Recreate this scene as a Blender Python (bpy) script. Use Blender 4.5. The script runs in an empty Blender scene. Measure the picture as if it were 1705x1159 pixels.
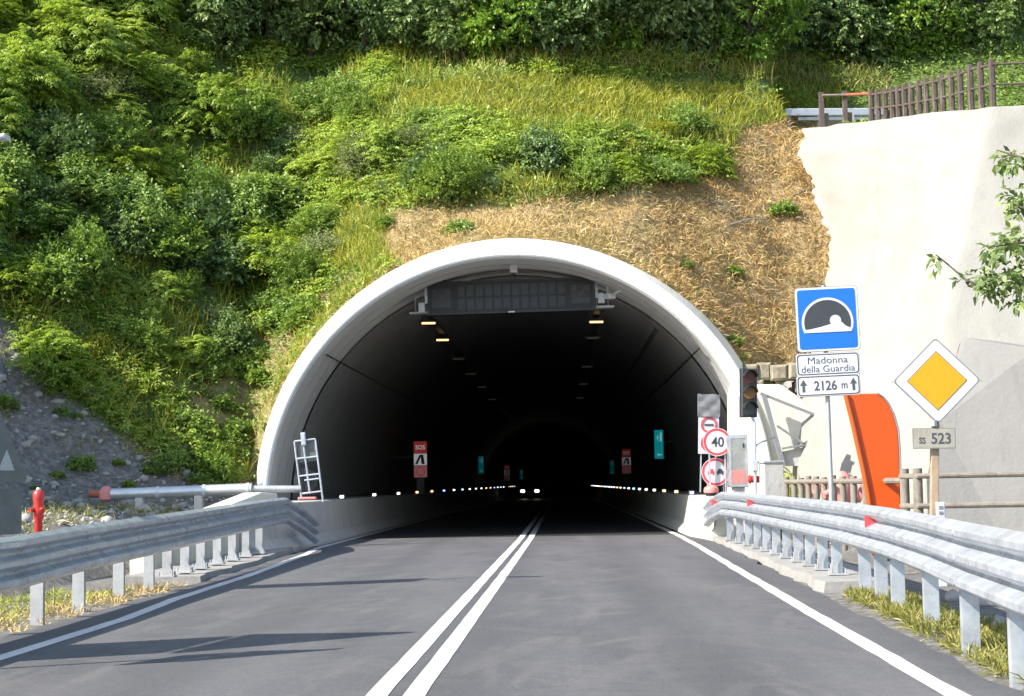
import bpy, math, random
import numpy as np
from mathutils import Vector, Matrix

random.seed(7)
RNG = np.random.default_rng(11)
SC = bpy.context.scene
COL = SC.collection

# ------------------------------------------------------------------ camera
PW, PH, FOC = 1705.0, 1159.0, 2800.0          # photograph size and focal length in its pixels
VPX, VPY, ROLL, EYE = 936.0, 805.0, math.radians(1.0), 1.3
_d = Vector(((VPX - PW / 2) / FOC, -(VPY - PH / 2) / FOC, -1.0)).normalized()
_u = Vector((-math.sin(ROLL), math.cos(ROLL), 0.0))
_u = (_u - _d * _u.dot(_d)).normalized()
_x = _d.cross(_u)
W2C = Matrix((( _x.x, _d.x, _u.x), (_x.y, _d.y, _u.y), (_x.z, _d.z, _u.z)))
C2W = W2C.transposed()
cam_data = bpy.data.cameras.new('camera')
cam_data.sensor_width = 36.0
cam_data.lens = FOC / PW * 36.0
cam_data.clip_start, cam_data.clip_end = 0.1, 3000.0
cam = bpy.data.objects.new('camera', cam_data)
COL.objects.link(cam)
cam.matrix_world = Matrix.Translation((0, 0, EYE)) @ C2W.to_4x4()
SC.camera = cam

# ------------------------------------------------------------------ sky, sun, exposure
SUN_EL = math.radians(38)
SUN_H = Vector((0.89, 0.456)).normalized()       # the way sunlight travels over the ground
SUN_DIR = Vector((SUN_H.x * math.cos(SUN_EL), SUN_H.y * math.cos(SUN_EL), -math.sin(SUN_EL)))
world = bpy.data.worlds.new('World')
SC.world = world
world.use_nodes = True
nt = world.node_tree
sky = nt.nodes.new('ShaderNodeTexSky')
sky.sky_type = 'NISHITA'
sky.sun_disc = False
sky.sun_elevation = SUN_EL
sky.sun_rotation = math.atan2(-SUN_DIR.x, -SUN_DIR.y)
bgn = nt.nodes['Background']
bgn.inputs['Strength'].default_value = 0.15
nt.links.new(sky.outputs['Color'], bgn.inputs['Color'])
sd = bpy.data.lights.new('sun', 'SUN')
sd.energy, sd.angle, sd.color = 4.8, math.radians(0.53), (1.0, 0.94, 0.85)
sun = bpy.data.objects.new('sun', sd)
COL.objects.link(sun)
sun.rotation_euler = SUN_DIR.to_track_quat('-Z', 'Y').to_euler()
SC.view_settings.view_transform = 'Standard'
SC.view_settings.look = 'None'
SC.view_settings.gamma = 1.0
SC.view_settings.exposure = 1.2
SC.cycles.max_bounces = 6
SC.cycles.transparent_max_bounces = 8
SC.cycles.use_adaptive_sampling = True
SC.cycles.adaptive_threshold = 0.02
try:
    SC.cycles.use_denoising = True
except Exception:
    pass

# ------------------------------------------------------------------ measuring helpers
def ray(px, py):
    v = C2W @ Vector(((px - PW / 2) / FOC, -(py - PH / 2) / FOC, -1.0))
    return v
def at(px, py, Y):
    """world point seen at pixel (px, py) at the distance Y down the road"""
    v = ray(px, py)
    s = Y / v.y
    return Vector((v.x * s, Y, EYE + v.z * s))
def gnd(px, py, z=0.0):
    v = ray(px, py)
    s = (z - EYE) / v.z
    return Vector((v.x * s, v.y * s, z))
_M = np.array(W2C)
def project(P):
    P = np.asarray(P, float) - np.array((0, 0, EYE))
    c = P @ _M.T
    w = np.minimum(c[..., 2], -1e-3)
    return np.stack((PW / 2 - FOC * c[..., 0] / w, PH / 2 + FOC * c[..., 1] / w), -1)
def in_poly(p, poly):
    x, y = p[..., 0], p[..., 1]
    r = np.zeros(x.shape, bool)
    n = len(poly)
    for i in range(n):
        x1, y1 = poly[i]; x2, y2 = poly[(i + 1) % n]
        if y1 == y2: continue
        c = ((y1 > y) != (y2 > y)) & (x < (x2 - x1) * (y - y1) / (y2 - y1) + x1)
        r ^= c
    return r
class Waves:
    """smooth pseudo noise as a sum of plane waves"""
    def __init__(self, n, wl, seed, dims=2):
        r = np.random.default_rng(seed)
        d = r.normal(size=(n, dims)); d /= np.linalg.norm(d, axis=1)[:, None]
        self.k = d * (2 * np.pi / (wl * r.uniform(0.6, 1.6, n)))[:, None]
        self.p = r.uniform(0, 6.28, n); self.n = n
    def __call__(self, P):
        return np.sin(np.asarray(P) @ self.k.T + self.p).sum(-1) / math.sqrt(self.n)

# ------------------------------------------------------------------ materials
def new_mat(name):
    m = bpy.data.materials.new(name); m.use_nodes = True
    t = m.node_tree
    return m, t, t.nodes['Principled BSDF']
def N(t, kind, **kw):
    n = t.nodes.new(kind)
    for k, v in kw.items():
        if k in n.inputs: n.inputs[k].default_value = v
        else: setattr(n, k, v)
    return n
def ramp(t, fac, stops):
    r = t.nodes.new('ShaderNodeValToRGB')
    e = r.color_ramp.elements
    while len(e) > 1: e.remove(e[-1])
    e[0].position, e[0].color = stops[0][0], (*stops[0][1], 1)
    for p, c in stops[1:]:
        x = e.new(p); x.color = (*c, 1)
    t.links.new(fac, r.inputs['Fac'])
    return r.outputs['Color']
def mixc(t, fac, a, b, mode='MIX'):
    m = t.nodes.new('ShaderNodeMix'); m.data_type = 'RGBA'; m.blend_type = mode
    if hasattr(fac, 'links'): t.links.new(fac, m.inputs[0])
    else: m.inputs[0].default_value = fac
    for v, s in ((a, m.inputs[6]), (b, m.inputs[7])):
        if hasattr(v, 'links'): t.links.new(v, s)
        else: s.default_value = (*v, 1)
    return m.outputs[2]
def noise(t, vec, scale, detail=4, rough=0.6):
    n = N(t, 'ShaderNodeTexNoise', Scale=scale, Detail=detail, Roughness=rough)
    if vec is not None: t.links.new(vec, n.inputs['Vector'])
    return n.outputs['Fac']
def mapping(t, src, scale=(1, 1, 1), rot=(0, 0, 0)):
    m = t.nodes.new('ShaderNodeMapping')
    m.inputs['Scale'].default_value = scale; m.inputs['Rotation'].default_value = rot
    t.links.new(src, m.inputs['Vector'])
    return m.outputs['Vector']
def bump(t, b, h, strength=0.3, dist=0.02):
    n = N(t, 'ShaderNodeBump', Strength=strength, Distance=dist)
    t.links.new(h, n.inputs['Height']); t.links.new(n.outputs['Normal'], b.inputs['Normal'])
def geo_pos(t):
    return t.nodes.new('ShaderNodeNewGeometry').outputs['Position']
def plain(name, col, rough=0.6, metal=0.0, var=0.25, scale=6.0, bmp=0.0, dirt=None, spec=None):
    """a painted or cast surface with a little unevenness of its own"""
    m, t, b = new_mat(name)
    p = geo_pos(t)
    f = noise(t, p, scale, 6, 0.65)
    dark = tuple(c * (1 - var) for c in col); lite = tuple(min(1, c * (1 + var * 0.6)) for c in col)
    c = ramp(t, f, [(0.25, dark), (0.75, lite)])
    if dirt:
        f2 = noise(t, mapping(t, p, (2.2, 2.2, 0.5)), 3.0, 6, 0.7)
        msk = ramp(t, f2, [(0.52, (0, 0, 0)), (0.72, (1, 1, 1))])
        c = mixc(t, msk, c, dirt)
    t.links.new(c, b.inputs['Base Color'])
    b.inputs['Roughness'].default_value = rough
    b.inputs['Metallic'].default_value = metal
    if spec is not None: b.inputs['Specular IOR Level'].default_value = spec
    if bmp: bump(t, b, noise(t, p, scale * 5, 5), bmp, 0.02)
    return m
def glow(name, col, strength):
    m, t, b = new_mat(name)
    b.inputs['Base Color'].default_value = (*[c * 0.3 for c in col], 1)
    b.inputs['Emission Color'].default_value = (*col, 1)
    b.inputs['Emission Strength'].default_value = strength
    return m
def leaf_mat(name, c1, c2, c3=None, trans=0.3, rough=0.45, big=0.35):
    """leaves: every leaf its own tint, whole patches drift in hue"""
    m, t, b = new_mat(name)
    g = t.nodes.new('ShaderNodeNewGeometry')
    c = ramp(t, g.outputs['Random Per Island'], [(0.0, c1), (0.8, c2), (1.0, c3 or c2)])
    f = noise(t, g.outputs['Position'], big, 3, 0.6)
    tint = ramp(t, f, [(0.3, (0.90, 0.92, 0.80)), (0.7, (1.27, 1.14, 0.80))])
    c = mixc(t, 1.0, c, tint, 'MULTIPLY')
    t.links.new(c, b.inputs['Base Color'])
    b.inputs['Roughness'].default_value = rough
    b.inputs['Specular IOR Level'].default_value = 0.35
    tr = t.nodes.new('ShaderNodeBsdfTranslucent')
    t.links.new(mixc(t, 1.0, c, (1.1, 1.12, 0.65), 'MULTIPLY'), tr.inputs['Color'])
    mx = N(t, 'ShaderNodeMixShader'); mx.inputs[0].default_value = trans
    t.links.new(b.outputs[0], mx.inputs[1]); t.links.new(tr.outputs[0], mx.inputs[2])
    t.links.new(mx.outputs[0], t.nodes['Material Output'].inputs['Surface'])
    return m

M = {}
def asphalt():
    m, t, b = new_mat('asphalt')
    p = geo_pos(t)
    a = noise(t, mapping(t, p, (1.1, 0.16, 1)), 0.9, 4, 0.6)
    sw = N(t, 'ShaderNodeTexNoise', Scale=0.35, Detail=3.0, Roughness=0.5, Distortion=2.2)
    t.links.new(p, sw.inputs['Vector'])
    fine = noise(t, p, 34, 4, 0.8)
    c = ramp(t, a, [(0.36, (0.060, 0.060, 0.068)), (0.64, (0.112, 0.111, 0.118))])
    c = mixc(t, ramp(t, sw.outputs['Fac'], [(0.465, (0, 0, 0)), (0.5, (0.5, 0.5, 0.5)), (0.535, (0, 0, 0))]), c, (0.135, 0.13, 0.13))
    for (ox, oy, sc_, di) in ((-3.2, -13.5, 0.55, 2.5), (2.4, -19.0, 0.4, 3.5), (-1.0, -9.5, 0.75, 2.0)):
        mp = t.nodes.new('ShaderNodeMapping'); mp.inputs['Location'].default_value = (ox, oy * 0.3, 0); mp.inputs['Scale'].default_value = (1, 0.3, 1)
        t.links.new(p, mp.inputs['Vector'])
        arc = N(t, 'ShaderNodeTexWave', wave_type='RINGS', rings_direction='Z', Scale=sc_, Distortion=di, Detail=2.0)
        arc.inputs['Detail Scale'].default_value = 0.8
        t.links.new(mp.outputs['Vector'], arc.inputs['Vector'])
        msk = mixc(t, 1.0, ramp(t, arc.outputs['Fac'], [(0.86, (0, 0, 0)), (0.97, (0.7, 0.7, 0.7))]), ramp(t, noise(t, p, 0.55, 3), [(0.47, (0, 0, 0)), (0.6, (1, 1, 1))]), 'MULTIPLY')
        c = mixc(t, msk, c, (0.135, 0.13, 0.13))
    spk = N(t, 'ShaderNodeTexVoronoi', Scale=5.5)
    t.links.new(p, spk.inputs['Vector'])
    c = mixc(t, ramp(t, spk.outputs['Distance'], [(0.05, (0.6, 0.6, 0.6)), (0.075, (0, 0, 0))]), c, (0.24, 0.22, 0.20))
    mott = noise(t, p, 9.0, 6, 0.8)
    c = mixc(t, 0.6, c, ramp(t, mott, [(0.3, (0.25, 0.25, 0.25)), (0.7, (0.72, 0.72, 0.72))]), 'OVERLAY')
    trk = N(t, 'ShaderNodeTexWave', wave_type='BANDS', bands_direction='X', Scale=0.17, Distortion=1.2, Detail=2.0)
    t.links.new(mapping(t, p, (1, 0.05, 1)), trk.inputs['Vector'])
    c = mixc(t, ramp(t, trk.outputs['Fac'], [(0.55, (0, 0, 0)), (1.0, (0.45, 0.45, 0.45))]), c, (0.038, 0.038, 0.043))
    c = mixc(t, 0.42, c, ramp(t, fine, [(0.36, (0.028, 0.028, 0.03)), (0.66, (0.15, 0.148, 0.15))]))
    t.links.new(c, b.inputs['Base Color'])
    b.inputs['Roughness'].default_value = 0.72
    bump(t, b, fine, 0.35, 0.006)
    return m
M['asphalt'] = asphalt()
def marking():
    m, t, b = new_mat('road_paint')
    p = geo_pos(t)
    f = noise(t, p, 14, 6, 0.75)
    g = noise(t, mapping(t, p, (2, 0.3, 1)), 2.0, 4)
    c = ramp(t, g, [(0.3, (0.46, 0.46, 0.46)), (0.7, (0.64, 0.635, 0.61))])
    c = mixc(t, ramp(t, f, [(0.55, (0, 0, 0)), (0.66, (0.8, 0.8, 0.8))]), c, (0.16, 0.155, 0.15))
    t.links.new(c, b.inputs['Base Color']); b.inputs['Roughness'].default_value = 0.6
    return m
M['paint'] = marking()
def terrain_mat():
    m, t, b = new_mat('hill_soil')
    p = geo_pos(t)
    f1 = noise(t, p, 1.3, 6, 0.7); f2 = noise(t, p, 9.0, 6, 0.75)
    green = ramp(t, f2, [(0.25, (0.04, 0.06, 0.012)), (0.55, (0.09, 0.13, 0.025)), (0.8, (0.16, 0.18, 0.05))])
    dry = ramp(t, f2, [(0.2, (0.17, 0.12, 0.06)), (0.5, (0.31, 0.23, 0.12)), (0.8, (0.44, 0.345, 0.19))])
    grav = ramp(t, noise(t, p, 7.0, 8, 0.8), [(0.3, (0.045, 0.042, 0.036)), (0.5, (0.125, 0.118, 0.105)), (0.72, (0.30, 0.285, 0.255))])
    def att(n):
        a = t.nodes.new('ShaderNodeAttribute'); a.attribute_name = n
        return a.outputs['Fac']
    c = mixc(t, att('dry'), green, dry)
    c = mixc(t, ramp(t, f1, [(0.52, (0, 0, 0)), (0.7, (0.35, 0.35, 0.35))]), c, (0.14, 0.16, 0.05))
    c = mixc(t, att('gravel'), c, grav)
    t.links.new(c, b.inputs['Base Color']); b.inputs['Roughness'].default_value = 0.95
    bump(t, b, f2, 0.4, 0.05)
    return m
M['terrain'] = terrain_mat()
def wall_mat(name, lo, hi, streak):
    m, t, b = new_mat(name)
    p = geo_pos(t)
    f = noise(t, p, 0.6, 6, 0.65)
    c = ramp(t, f, [(0.25, lo), (0.75, hi)])
    s = noise(t, mapping(t, p, (3.0, 3.0, 0.22)), 1.2, 5, 0.7)
    c = mixc(t, ramp(t, s, [(0.5, (0, 0, 0)), (0.75, (0.5, 0.5, 0.5))]), c, streak)
    t.links.new(c, b.inputs['Base Color']); b.inputs['Roughness'].default_value = 0.92
    bump(t, b, noise(t, p, 6, 8, 0.7), 0.35, 0.06)
    return m
M['wall'] = wall_mat('sprayed_concrete', (0.240, 0.233, 0.206), (0.272, 0.264, 0.235), (0.212, 0.200, 0.170))
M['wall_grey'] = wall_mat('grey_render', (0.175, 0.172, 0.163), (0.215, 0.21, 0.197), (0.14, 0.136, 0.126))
M['white_conc'] = wall_mat('white_painted_concrete', (0.84, 0.84, 0.83), (0.90, 0.90, 0.89), (0.76, 0.75, 0.71))
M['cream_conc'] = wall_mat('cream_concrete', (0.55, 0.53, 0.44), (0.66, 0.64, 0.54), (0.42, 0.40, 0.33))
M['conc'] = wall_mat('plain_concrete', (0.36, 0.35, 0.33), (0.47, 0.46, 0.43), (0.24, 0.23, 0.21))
M['kerb_conc'] = wall_mat('dusty_kerb_concrete', (0.20, 0.195, 0.18), (0.33, 0.32, 0.30), (0.13, 0.12, 0.105))
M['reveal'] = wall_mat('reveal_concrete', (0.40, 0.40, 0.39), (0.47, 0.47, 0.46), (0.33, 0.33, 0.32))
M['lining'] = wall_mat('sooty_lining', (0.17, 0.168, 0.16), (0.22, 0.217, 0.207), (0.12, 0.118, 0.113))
M['lining_shade'] = wall_mat('deep_shade_lining', (0.15, 0.15, 0.148), (0.19, 0.19, 0.187), (0.11, 0.11, 0.108))  # darker copy of the lining, deep tunnel shade put into its colour
def panel_mat():
    m, t, b = new_mat('ribbed_lining')
    p = geo_pos(t)
    w = N(t, 'ShaderNodeTexWave', wave_type='BANDS', bands_direction='Y', Scale=1.25, Distortion=0.0)
    t.links.new(p, w.inputs['Vector'])
    f = noise(t, p, 1.2, 6, 0.7)
    c = ramp(t, f, [(0.3, (0.18, 0.183, 0.184)), (0.7, (0.24, 0.243, 0.243))])
    c = mixc(t, ramp(t, w.outputs['Fac'], [(0.0, (0.5, 0.5, 0.5)), (0.25, (0, 0, 0))]), c, (0.09, 0.09, 0.09))
    t.links.new(c, b.inputs['Base Color']); b.inputs['Roughness'].default_value = 0.75
    bump(t, b, w.outputs['Fac'], 0.7, 0.05)
    return m
M['panel'] = panel_mat()
def zinc(name, lo, hi, rough=0.42, metal=0.75):
    m, t, b = new_mat(name)
    p = geo_pos(t)
    f = noise(t, p, 3.0, 6, 0.7)
    v = N(t, 'ShaderNodeTexVoronoi', Scale=26.0); t.links.new(p, v.inputs['Vector'])
    c = ramp(t, f, [(0.3, lo), (0.7, hi)])
    c = mixc(t, 0.25, c, ramp(t, v.outputs['Distance'], [(0.1, (0.35, 0.35, 0.35)), (0.7, (0.65, 0.65, 0.65))]), 'SOFT_LIGHT')
    t.links.new(c, b.inputs['Base Color'])
    r = ramp(t, noise(t, p, 5.0, 5, 0.7), [(0.3, (rough - 0.12,) * 3), (0.7, (rough + 0.15,) * 3)])
    t.links.new(r, b.inputs['Roughness']); b.inputs['Metallic'].default_value = metal
    bump(t, b, noise(t, p, 12, 4), 0.12, 0.01)
    return m
M['zinc'] = zinc('galvanised_steel', (0.34, 0.37, 0.41), (0.58, 0.615, 0.66), 0.34, 0.5)
M['zinc_dull'] = zinc('dull_galvanised_steel', (0.30, 0.31, 0.32), (0.44, 0.45, 0.45), 0.55, 0.45)
M['steel'] = zinc('stainless_steel', (0.45, 0.44, 0.40), (0.6, 0.59, 0.54), 0.3, 0.85)
M['alu_back'] = plain('aluminium_back', (0.12, 0.13, 0.125), 0.5, 0.3)
M['red'] = plain('red_paint', (0.55, 0.035, 0.03), 0.4, 0, 0.2, dirt=(0.3, 0.05, 0.04))
M['red_faded'] = plain('faded_red_paint', (0.60, 0.22, 0.19), 0.6, 0, 0.2)
M['sign_red'] = plain('sign_red', (0.52, 0.06, 0.07), 0.4, 0, 0.1)
M['sign_white'] = plain('sign_white', (0.50, 0.51, 0.54), 0.4, 0, 0.06)
M['sign_dirty'] = plain('weathered_sign_white', (0.30, 0.285, 0.235), 0.6, 0, 0.15, dirt=(0.20, 0.18, 0.13))
M['sign_blue'] = plain('sign_blue', (0.003, 0.115, 0.46), 0.35, 0, 0.08)
M['sign_yellow'] = plain('sign_yellow', (0.62, 0.27, 0.003), 0.4, 0, 0.06)
M['sign_black'] = plain('sign_black', (0.035, 0.038, 0.045), 0.45, 0, 0.2)
M['letter'] = plain('letter_grey', (0.06, 0.065, 0.075), 0.5, 0, 0.2)
M['frame_grey'] = plain('frame_grey', (0.22, 0.225, 0.235), 0.5, 0.3, 0.15)
M['orange'] = plain('orange_lacquer', (0.57, 0.068, 0.0015), 0.38, 0, 0.06, 1.5)
M['orange_edge'] = plain('orange_edge', (0.58, 0.085, 0.008), 0.35, 0, 0.05)
M['rust_post'] = plain('weathered_post', (0.36, 0.27, 0.18), 0.75, 0, 0.3, 5, 0.3, dirt=(0.24, 0.12, 0.05))
M['wood'] = plain('grey_weathered_timber', (0.215, 0.19, 0.155), 0.85, 0, 0.35, 7, 0.4, dirt=(0.12, 0.10, 0.075))
M['brown'] = plain('brown_fence_paint', (0.085, 0.06, 0.05), 0.7, 0, 0.3, 6, 0.2, dirt=(0.20, 0.17, 0.15))
M['rust'] = plain('red_rust', (0.36, 0.11, 0.06), 0.8, 0, 0.3)
M['black'] = plain('black_plastic', (0.02, 0.022, 0.024), 0.5, 0, 0.2)
M['led_panel'] = plain('dark_display', (0.007, 0.008, 0.011), 0.5, 0, 0.2)
M['led_cell'] = plain('display_cell', (0.014, 0.015, 0.021), 0.4, 0, 0.2)
M['led_picto'] = plain('display_pictogram', (0.06, 0.065, 0.07), 0.5, 0, 0.5, 25)
M['pipe_blue'] = plain('pipe_cladding', (0.50, 0.52, 0.53), 0.35, 0.5, 0.15)
M['rock'] = plain('rock', (0.34, 0.325, 0.295), 0.95, 0, 0.35, 6, 0.5)
M['masonry'] = plain('old_masonry', (0.27, 0.235, 0.17), 0.95, 0, 0.45, 5, 0.7, dirt=(0.11, 0.10, 0.06))
M['bark'] = plain('bark', (0.09, 0.07, 0.05), 0.95, 0, 0.4, 12, 0.6)
M['lens_red'] = plain('dark_red_lens', (0.08, 0.016, 0.02), 0.25, 0, 0.1)
M['lens_amber'] = plain('dark_amber_lens', (0.20, 0.09, 0.02), 0.25, 0, 0.1)
M['lens_green'] = plain('dark_green_lens', (0.018, 0.035, 0.036), 0.25, 0, 0.1)
M['plastic_sheet'] = plain('grey_plastic_sheet', (0.17, 0.175, 0.18), 0.5, 0, 0.3, 4)
M['lamp_warm'] = glow('warm_lamp', (1.0, 0.55, 0.25), 1.2)
M['lamp_dim'] = glow('dim_lamp', (0.4, 0.3, 0.22), 0.02)
M['lamp_head'] = glow('car_headlight', (1.0, 0.93, 0.8), 6.0)
M['led_white'] = glow('marker_white', (1.0, 0.95, 0.9), 1.6)
M['led_blue'] = glow('marker_blue', (0.35, 0.45, 1.0), 1.4)
M['led_amber'] = glow('marker_amber', (1.0, 0.62, 0.3), 1.5)
M['led_cyan'] = glow('marker_cyan', (0.4, 0.85, 1.0), 1.4)
M['lit_red'] = glow('lit_red_sign', (0.45, 0.04, 0.04), 0.15)
M['lit_white'] = glow('lit_white_sign', (0.7, 0.7, 0.74), 0.16)
M['lit_pink'] = glow('lit_pale_red_sign', (0.55, 0.22, 0.22), 0.11)
M['lit_green'] = glow('lit_green_sign', (0.0, 0.42, 0.46), 0.15)
M['lit_cyan'] = glow('lit_cyan_mark', (0.25, 0.8, 0.85), 0.2)
M['car_paint'] = plain('dark_car_paint', (0.03, 0.032, 0.036), 0.25, 0.3, 0.1)
M['glass'] = plain('dark_glass', (0.02, 0.025, 0.03), 0.08, 0, 0.1)
M['tyre'] = plain('tyre_rubber', (0.015, 0.015, 0.015), 0.9, 0, 0.2)
M['caster_metal'] = plain('grey_sheet_metal', (0.30, 0.32, 0.33), 0.5, 0.4, 0.15)
M['leaf_lime'] = leaf_mat('lime_leaves', (0.17, 0.27, 0.045), (0.31, 0.44, 0.08), (0.45, 0.51, 0.16), 0.42)
M['leaf_mid'] = leaf_mat('mid_green_leaves', (0.11, 0.195, 0.045), (0.21, 0.33, 0.085), (0.34, 0.43, 0.17), 0.38)
M['leaf_dark'] = leaf_mat('dark_leaves', (0.08, 0.15, 0.065), (0.16, 0.25, 0.11), (0.28, 0.37, 0.2), 0.3)
M['leaf_grey'] = leaf_mat('grey_green_leaves', (0.099, 0.149, 0.075), (0.215, 0.272, 0.141), (0.429, 0.446, 0.314), 0.25)
M['leaf_tree'] = leaf_mat('tree_leaves', (0.09, 0.16, 0.07), (0.19, 0.29, 0.13), (0.34, 0.43, 0.26), 0.28)
M['leaf_tree_b'] = leaf_mat('brighter_tree_leaves', (0.110, 0.231, 0.044), (0.242, 0.385, 0.077), (0.385, 0.484, 0.154), 0.28, 0.4)
M['leaf_near'] = leaf_mat('near_leaves', (0.08, 0.13, 0.05), (0.16, 0.24, 0.09), (0.25, 0.32, 0.15), 0.3)
M['straw'] = leaf_mat('dry_straw', (0.29, 0.21, 0.105), (0.46, 0.36, 0.195), (0.57, 0.47, 0.29), 0.1, 0.7, 0.8)
M['straw_red'] = leaf_mat('red_brown_straw', (0.24, 0.14, 0.07), (0.38, 0.245, 0.13), (0.46, 0.34, 0.19), 0.1, 0.7, 0.8)
M['grass_y'] = leaf_mat('yellow_green_grass', (0.18, 0.22, 0.025), (0.33, 0.36, 0.05), (0.45, 0.42, 0.13), 0.3, 0.5, 0.7)
M['grass_g'] = leaf_mat('verge_grass', (0.12, 0.14, 0.035), (0.25, 0.25, 0.08), (0.42, 0.35, 0.17), 0.25, 0.5, 0.9)

# ------------------------------------------------------------------ mesh building
ORIGIN = {}
def tag(o, label=None, cat=None, group=None, kind=None):
    if label: o['label'] = label
    if cat: o['category'] = cat
    if group: o['group'] = group
    if kind: o['kind'] = kind
    return o
def thing(name, loc, label, cat, group=None):
    o = bpy.data.objects.new(name, None)
    o.empty_display_size = 0.2
    COL.objects.link(o)
    o.location = loc
    ORIGIN[o.name] = Vector(loc)
    return tag(o, label, cat, group)
def link_mesh(name, me, mat, parent=None, origin=None):
    me.materials.append(mat)
    o = bpy.data.objects.new(name, me)
    COL.objects.link(o)
    if parent is not None:
        o.parent = parent
        ORIGIN[o.name] = ORIGIN[parent.name]
    else:
        ORIGIN[o.name] = Vector(origin or (0, 0, 0))
        o.location = ORIGIN[o.name]
    return o
def np_mesh(name, V, Fq, mat, parent=None, origin=None, smooth=False):
    """fast mesh of quads from numpy arrays (world coordinates)"""
    org = ORIGIN[parent.name] if parent is not None else Vector(origin or (0, 0, 0))
    V = np.asarray(V, np.float32) - np.array(org, np.float32)
    Fq = np.asarray(Fq, np.int32)
    me = bpy.data.meshes.new(name)
    k = Fq.shape[1]
    me.vertices.add(len(V)); me.vertices.foreach_set('co', V.ravel())
    me.loops.add(Fq.size); me.loops.foreach_set('vertex_index', Fq.ravel())
    me.polygons.add(len(Fq))
    me.polygons.foreach_set('loop_start', np.arange(0, Fq.size, k, dtype=np.int32))
    try: me.polygons.foreach_set('loop_total', np.full(len(Fq), k, np.int32))
    except Exception: pass
    if smooth: me.polygons.foreach_set('use_smooth', np.ones(len(Fq), bool))
    me.update(calc_edges=True)
    return link_mesh(name, me, mat, parent, origin)
class Fr:
    """a flat frame: o origin, u right, v up, n towards the viewer"""
    def __init__(s, o, yaw=0.0, roll=0.0, pitch=0.0):
        s.o = Vector(o)
        R = Matrix.Rotation(yaw, 3, 'Z') @ Matrix.Rotation(pitch, 3, 'X') @ Matrix.Rotation(-roll, 3, 'Y')
        s.u, s.v, s.n = R @ Vector((1, 0, 0)), R @ Vector((0, 0, 1)), R @ Vector((0, -1, 0))
    def p(s, a, b, c=0.0): return s.o + s.u * a + s.v * b + s.n * c
def rrect(w, h, r, n=5, cx=0, cy=0):
    pts = []
    for qx, qy, a0 in ((1, 1, 0), (-1, 1, 90), (-1, -1, 180), (1, -1, 270)):
        for i in range(n + 1):
            a = math.radians(a0 + 90 * i / n)
            pts.append((cx + qx * (w / 2 - r) + r * math.cos(a), cy + qy * (h / 2 - r) + r * math.sin(a)))
    return pts
def circle(r, n=40, cx=0, cy=0):
    return [(cx + r * math.cos(2 * math.pi * i / n), cy + r * math.sin(2 * math.pi * i / n)) for i in range(n)]
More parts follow.
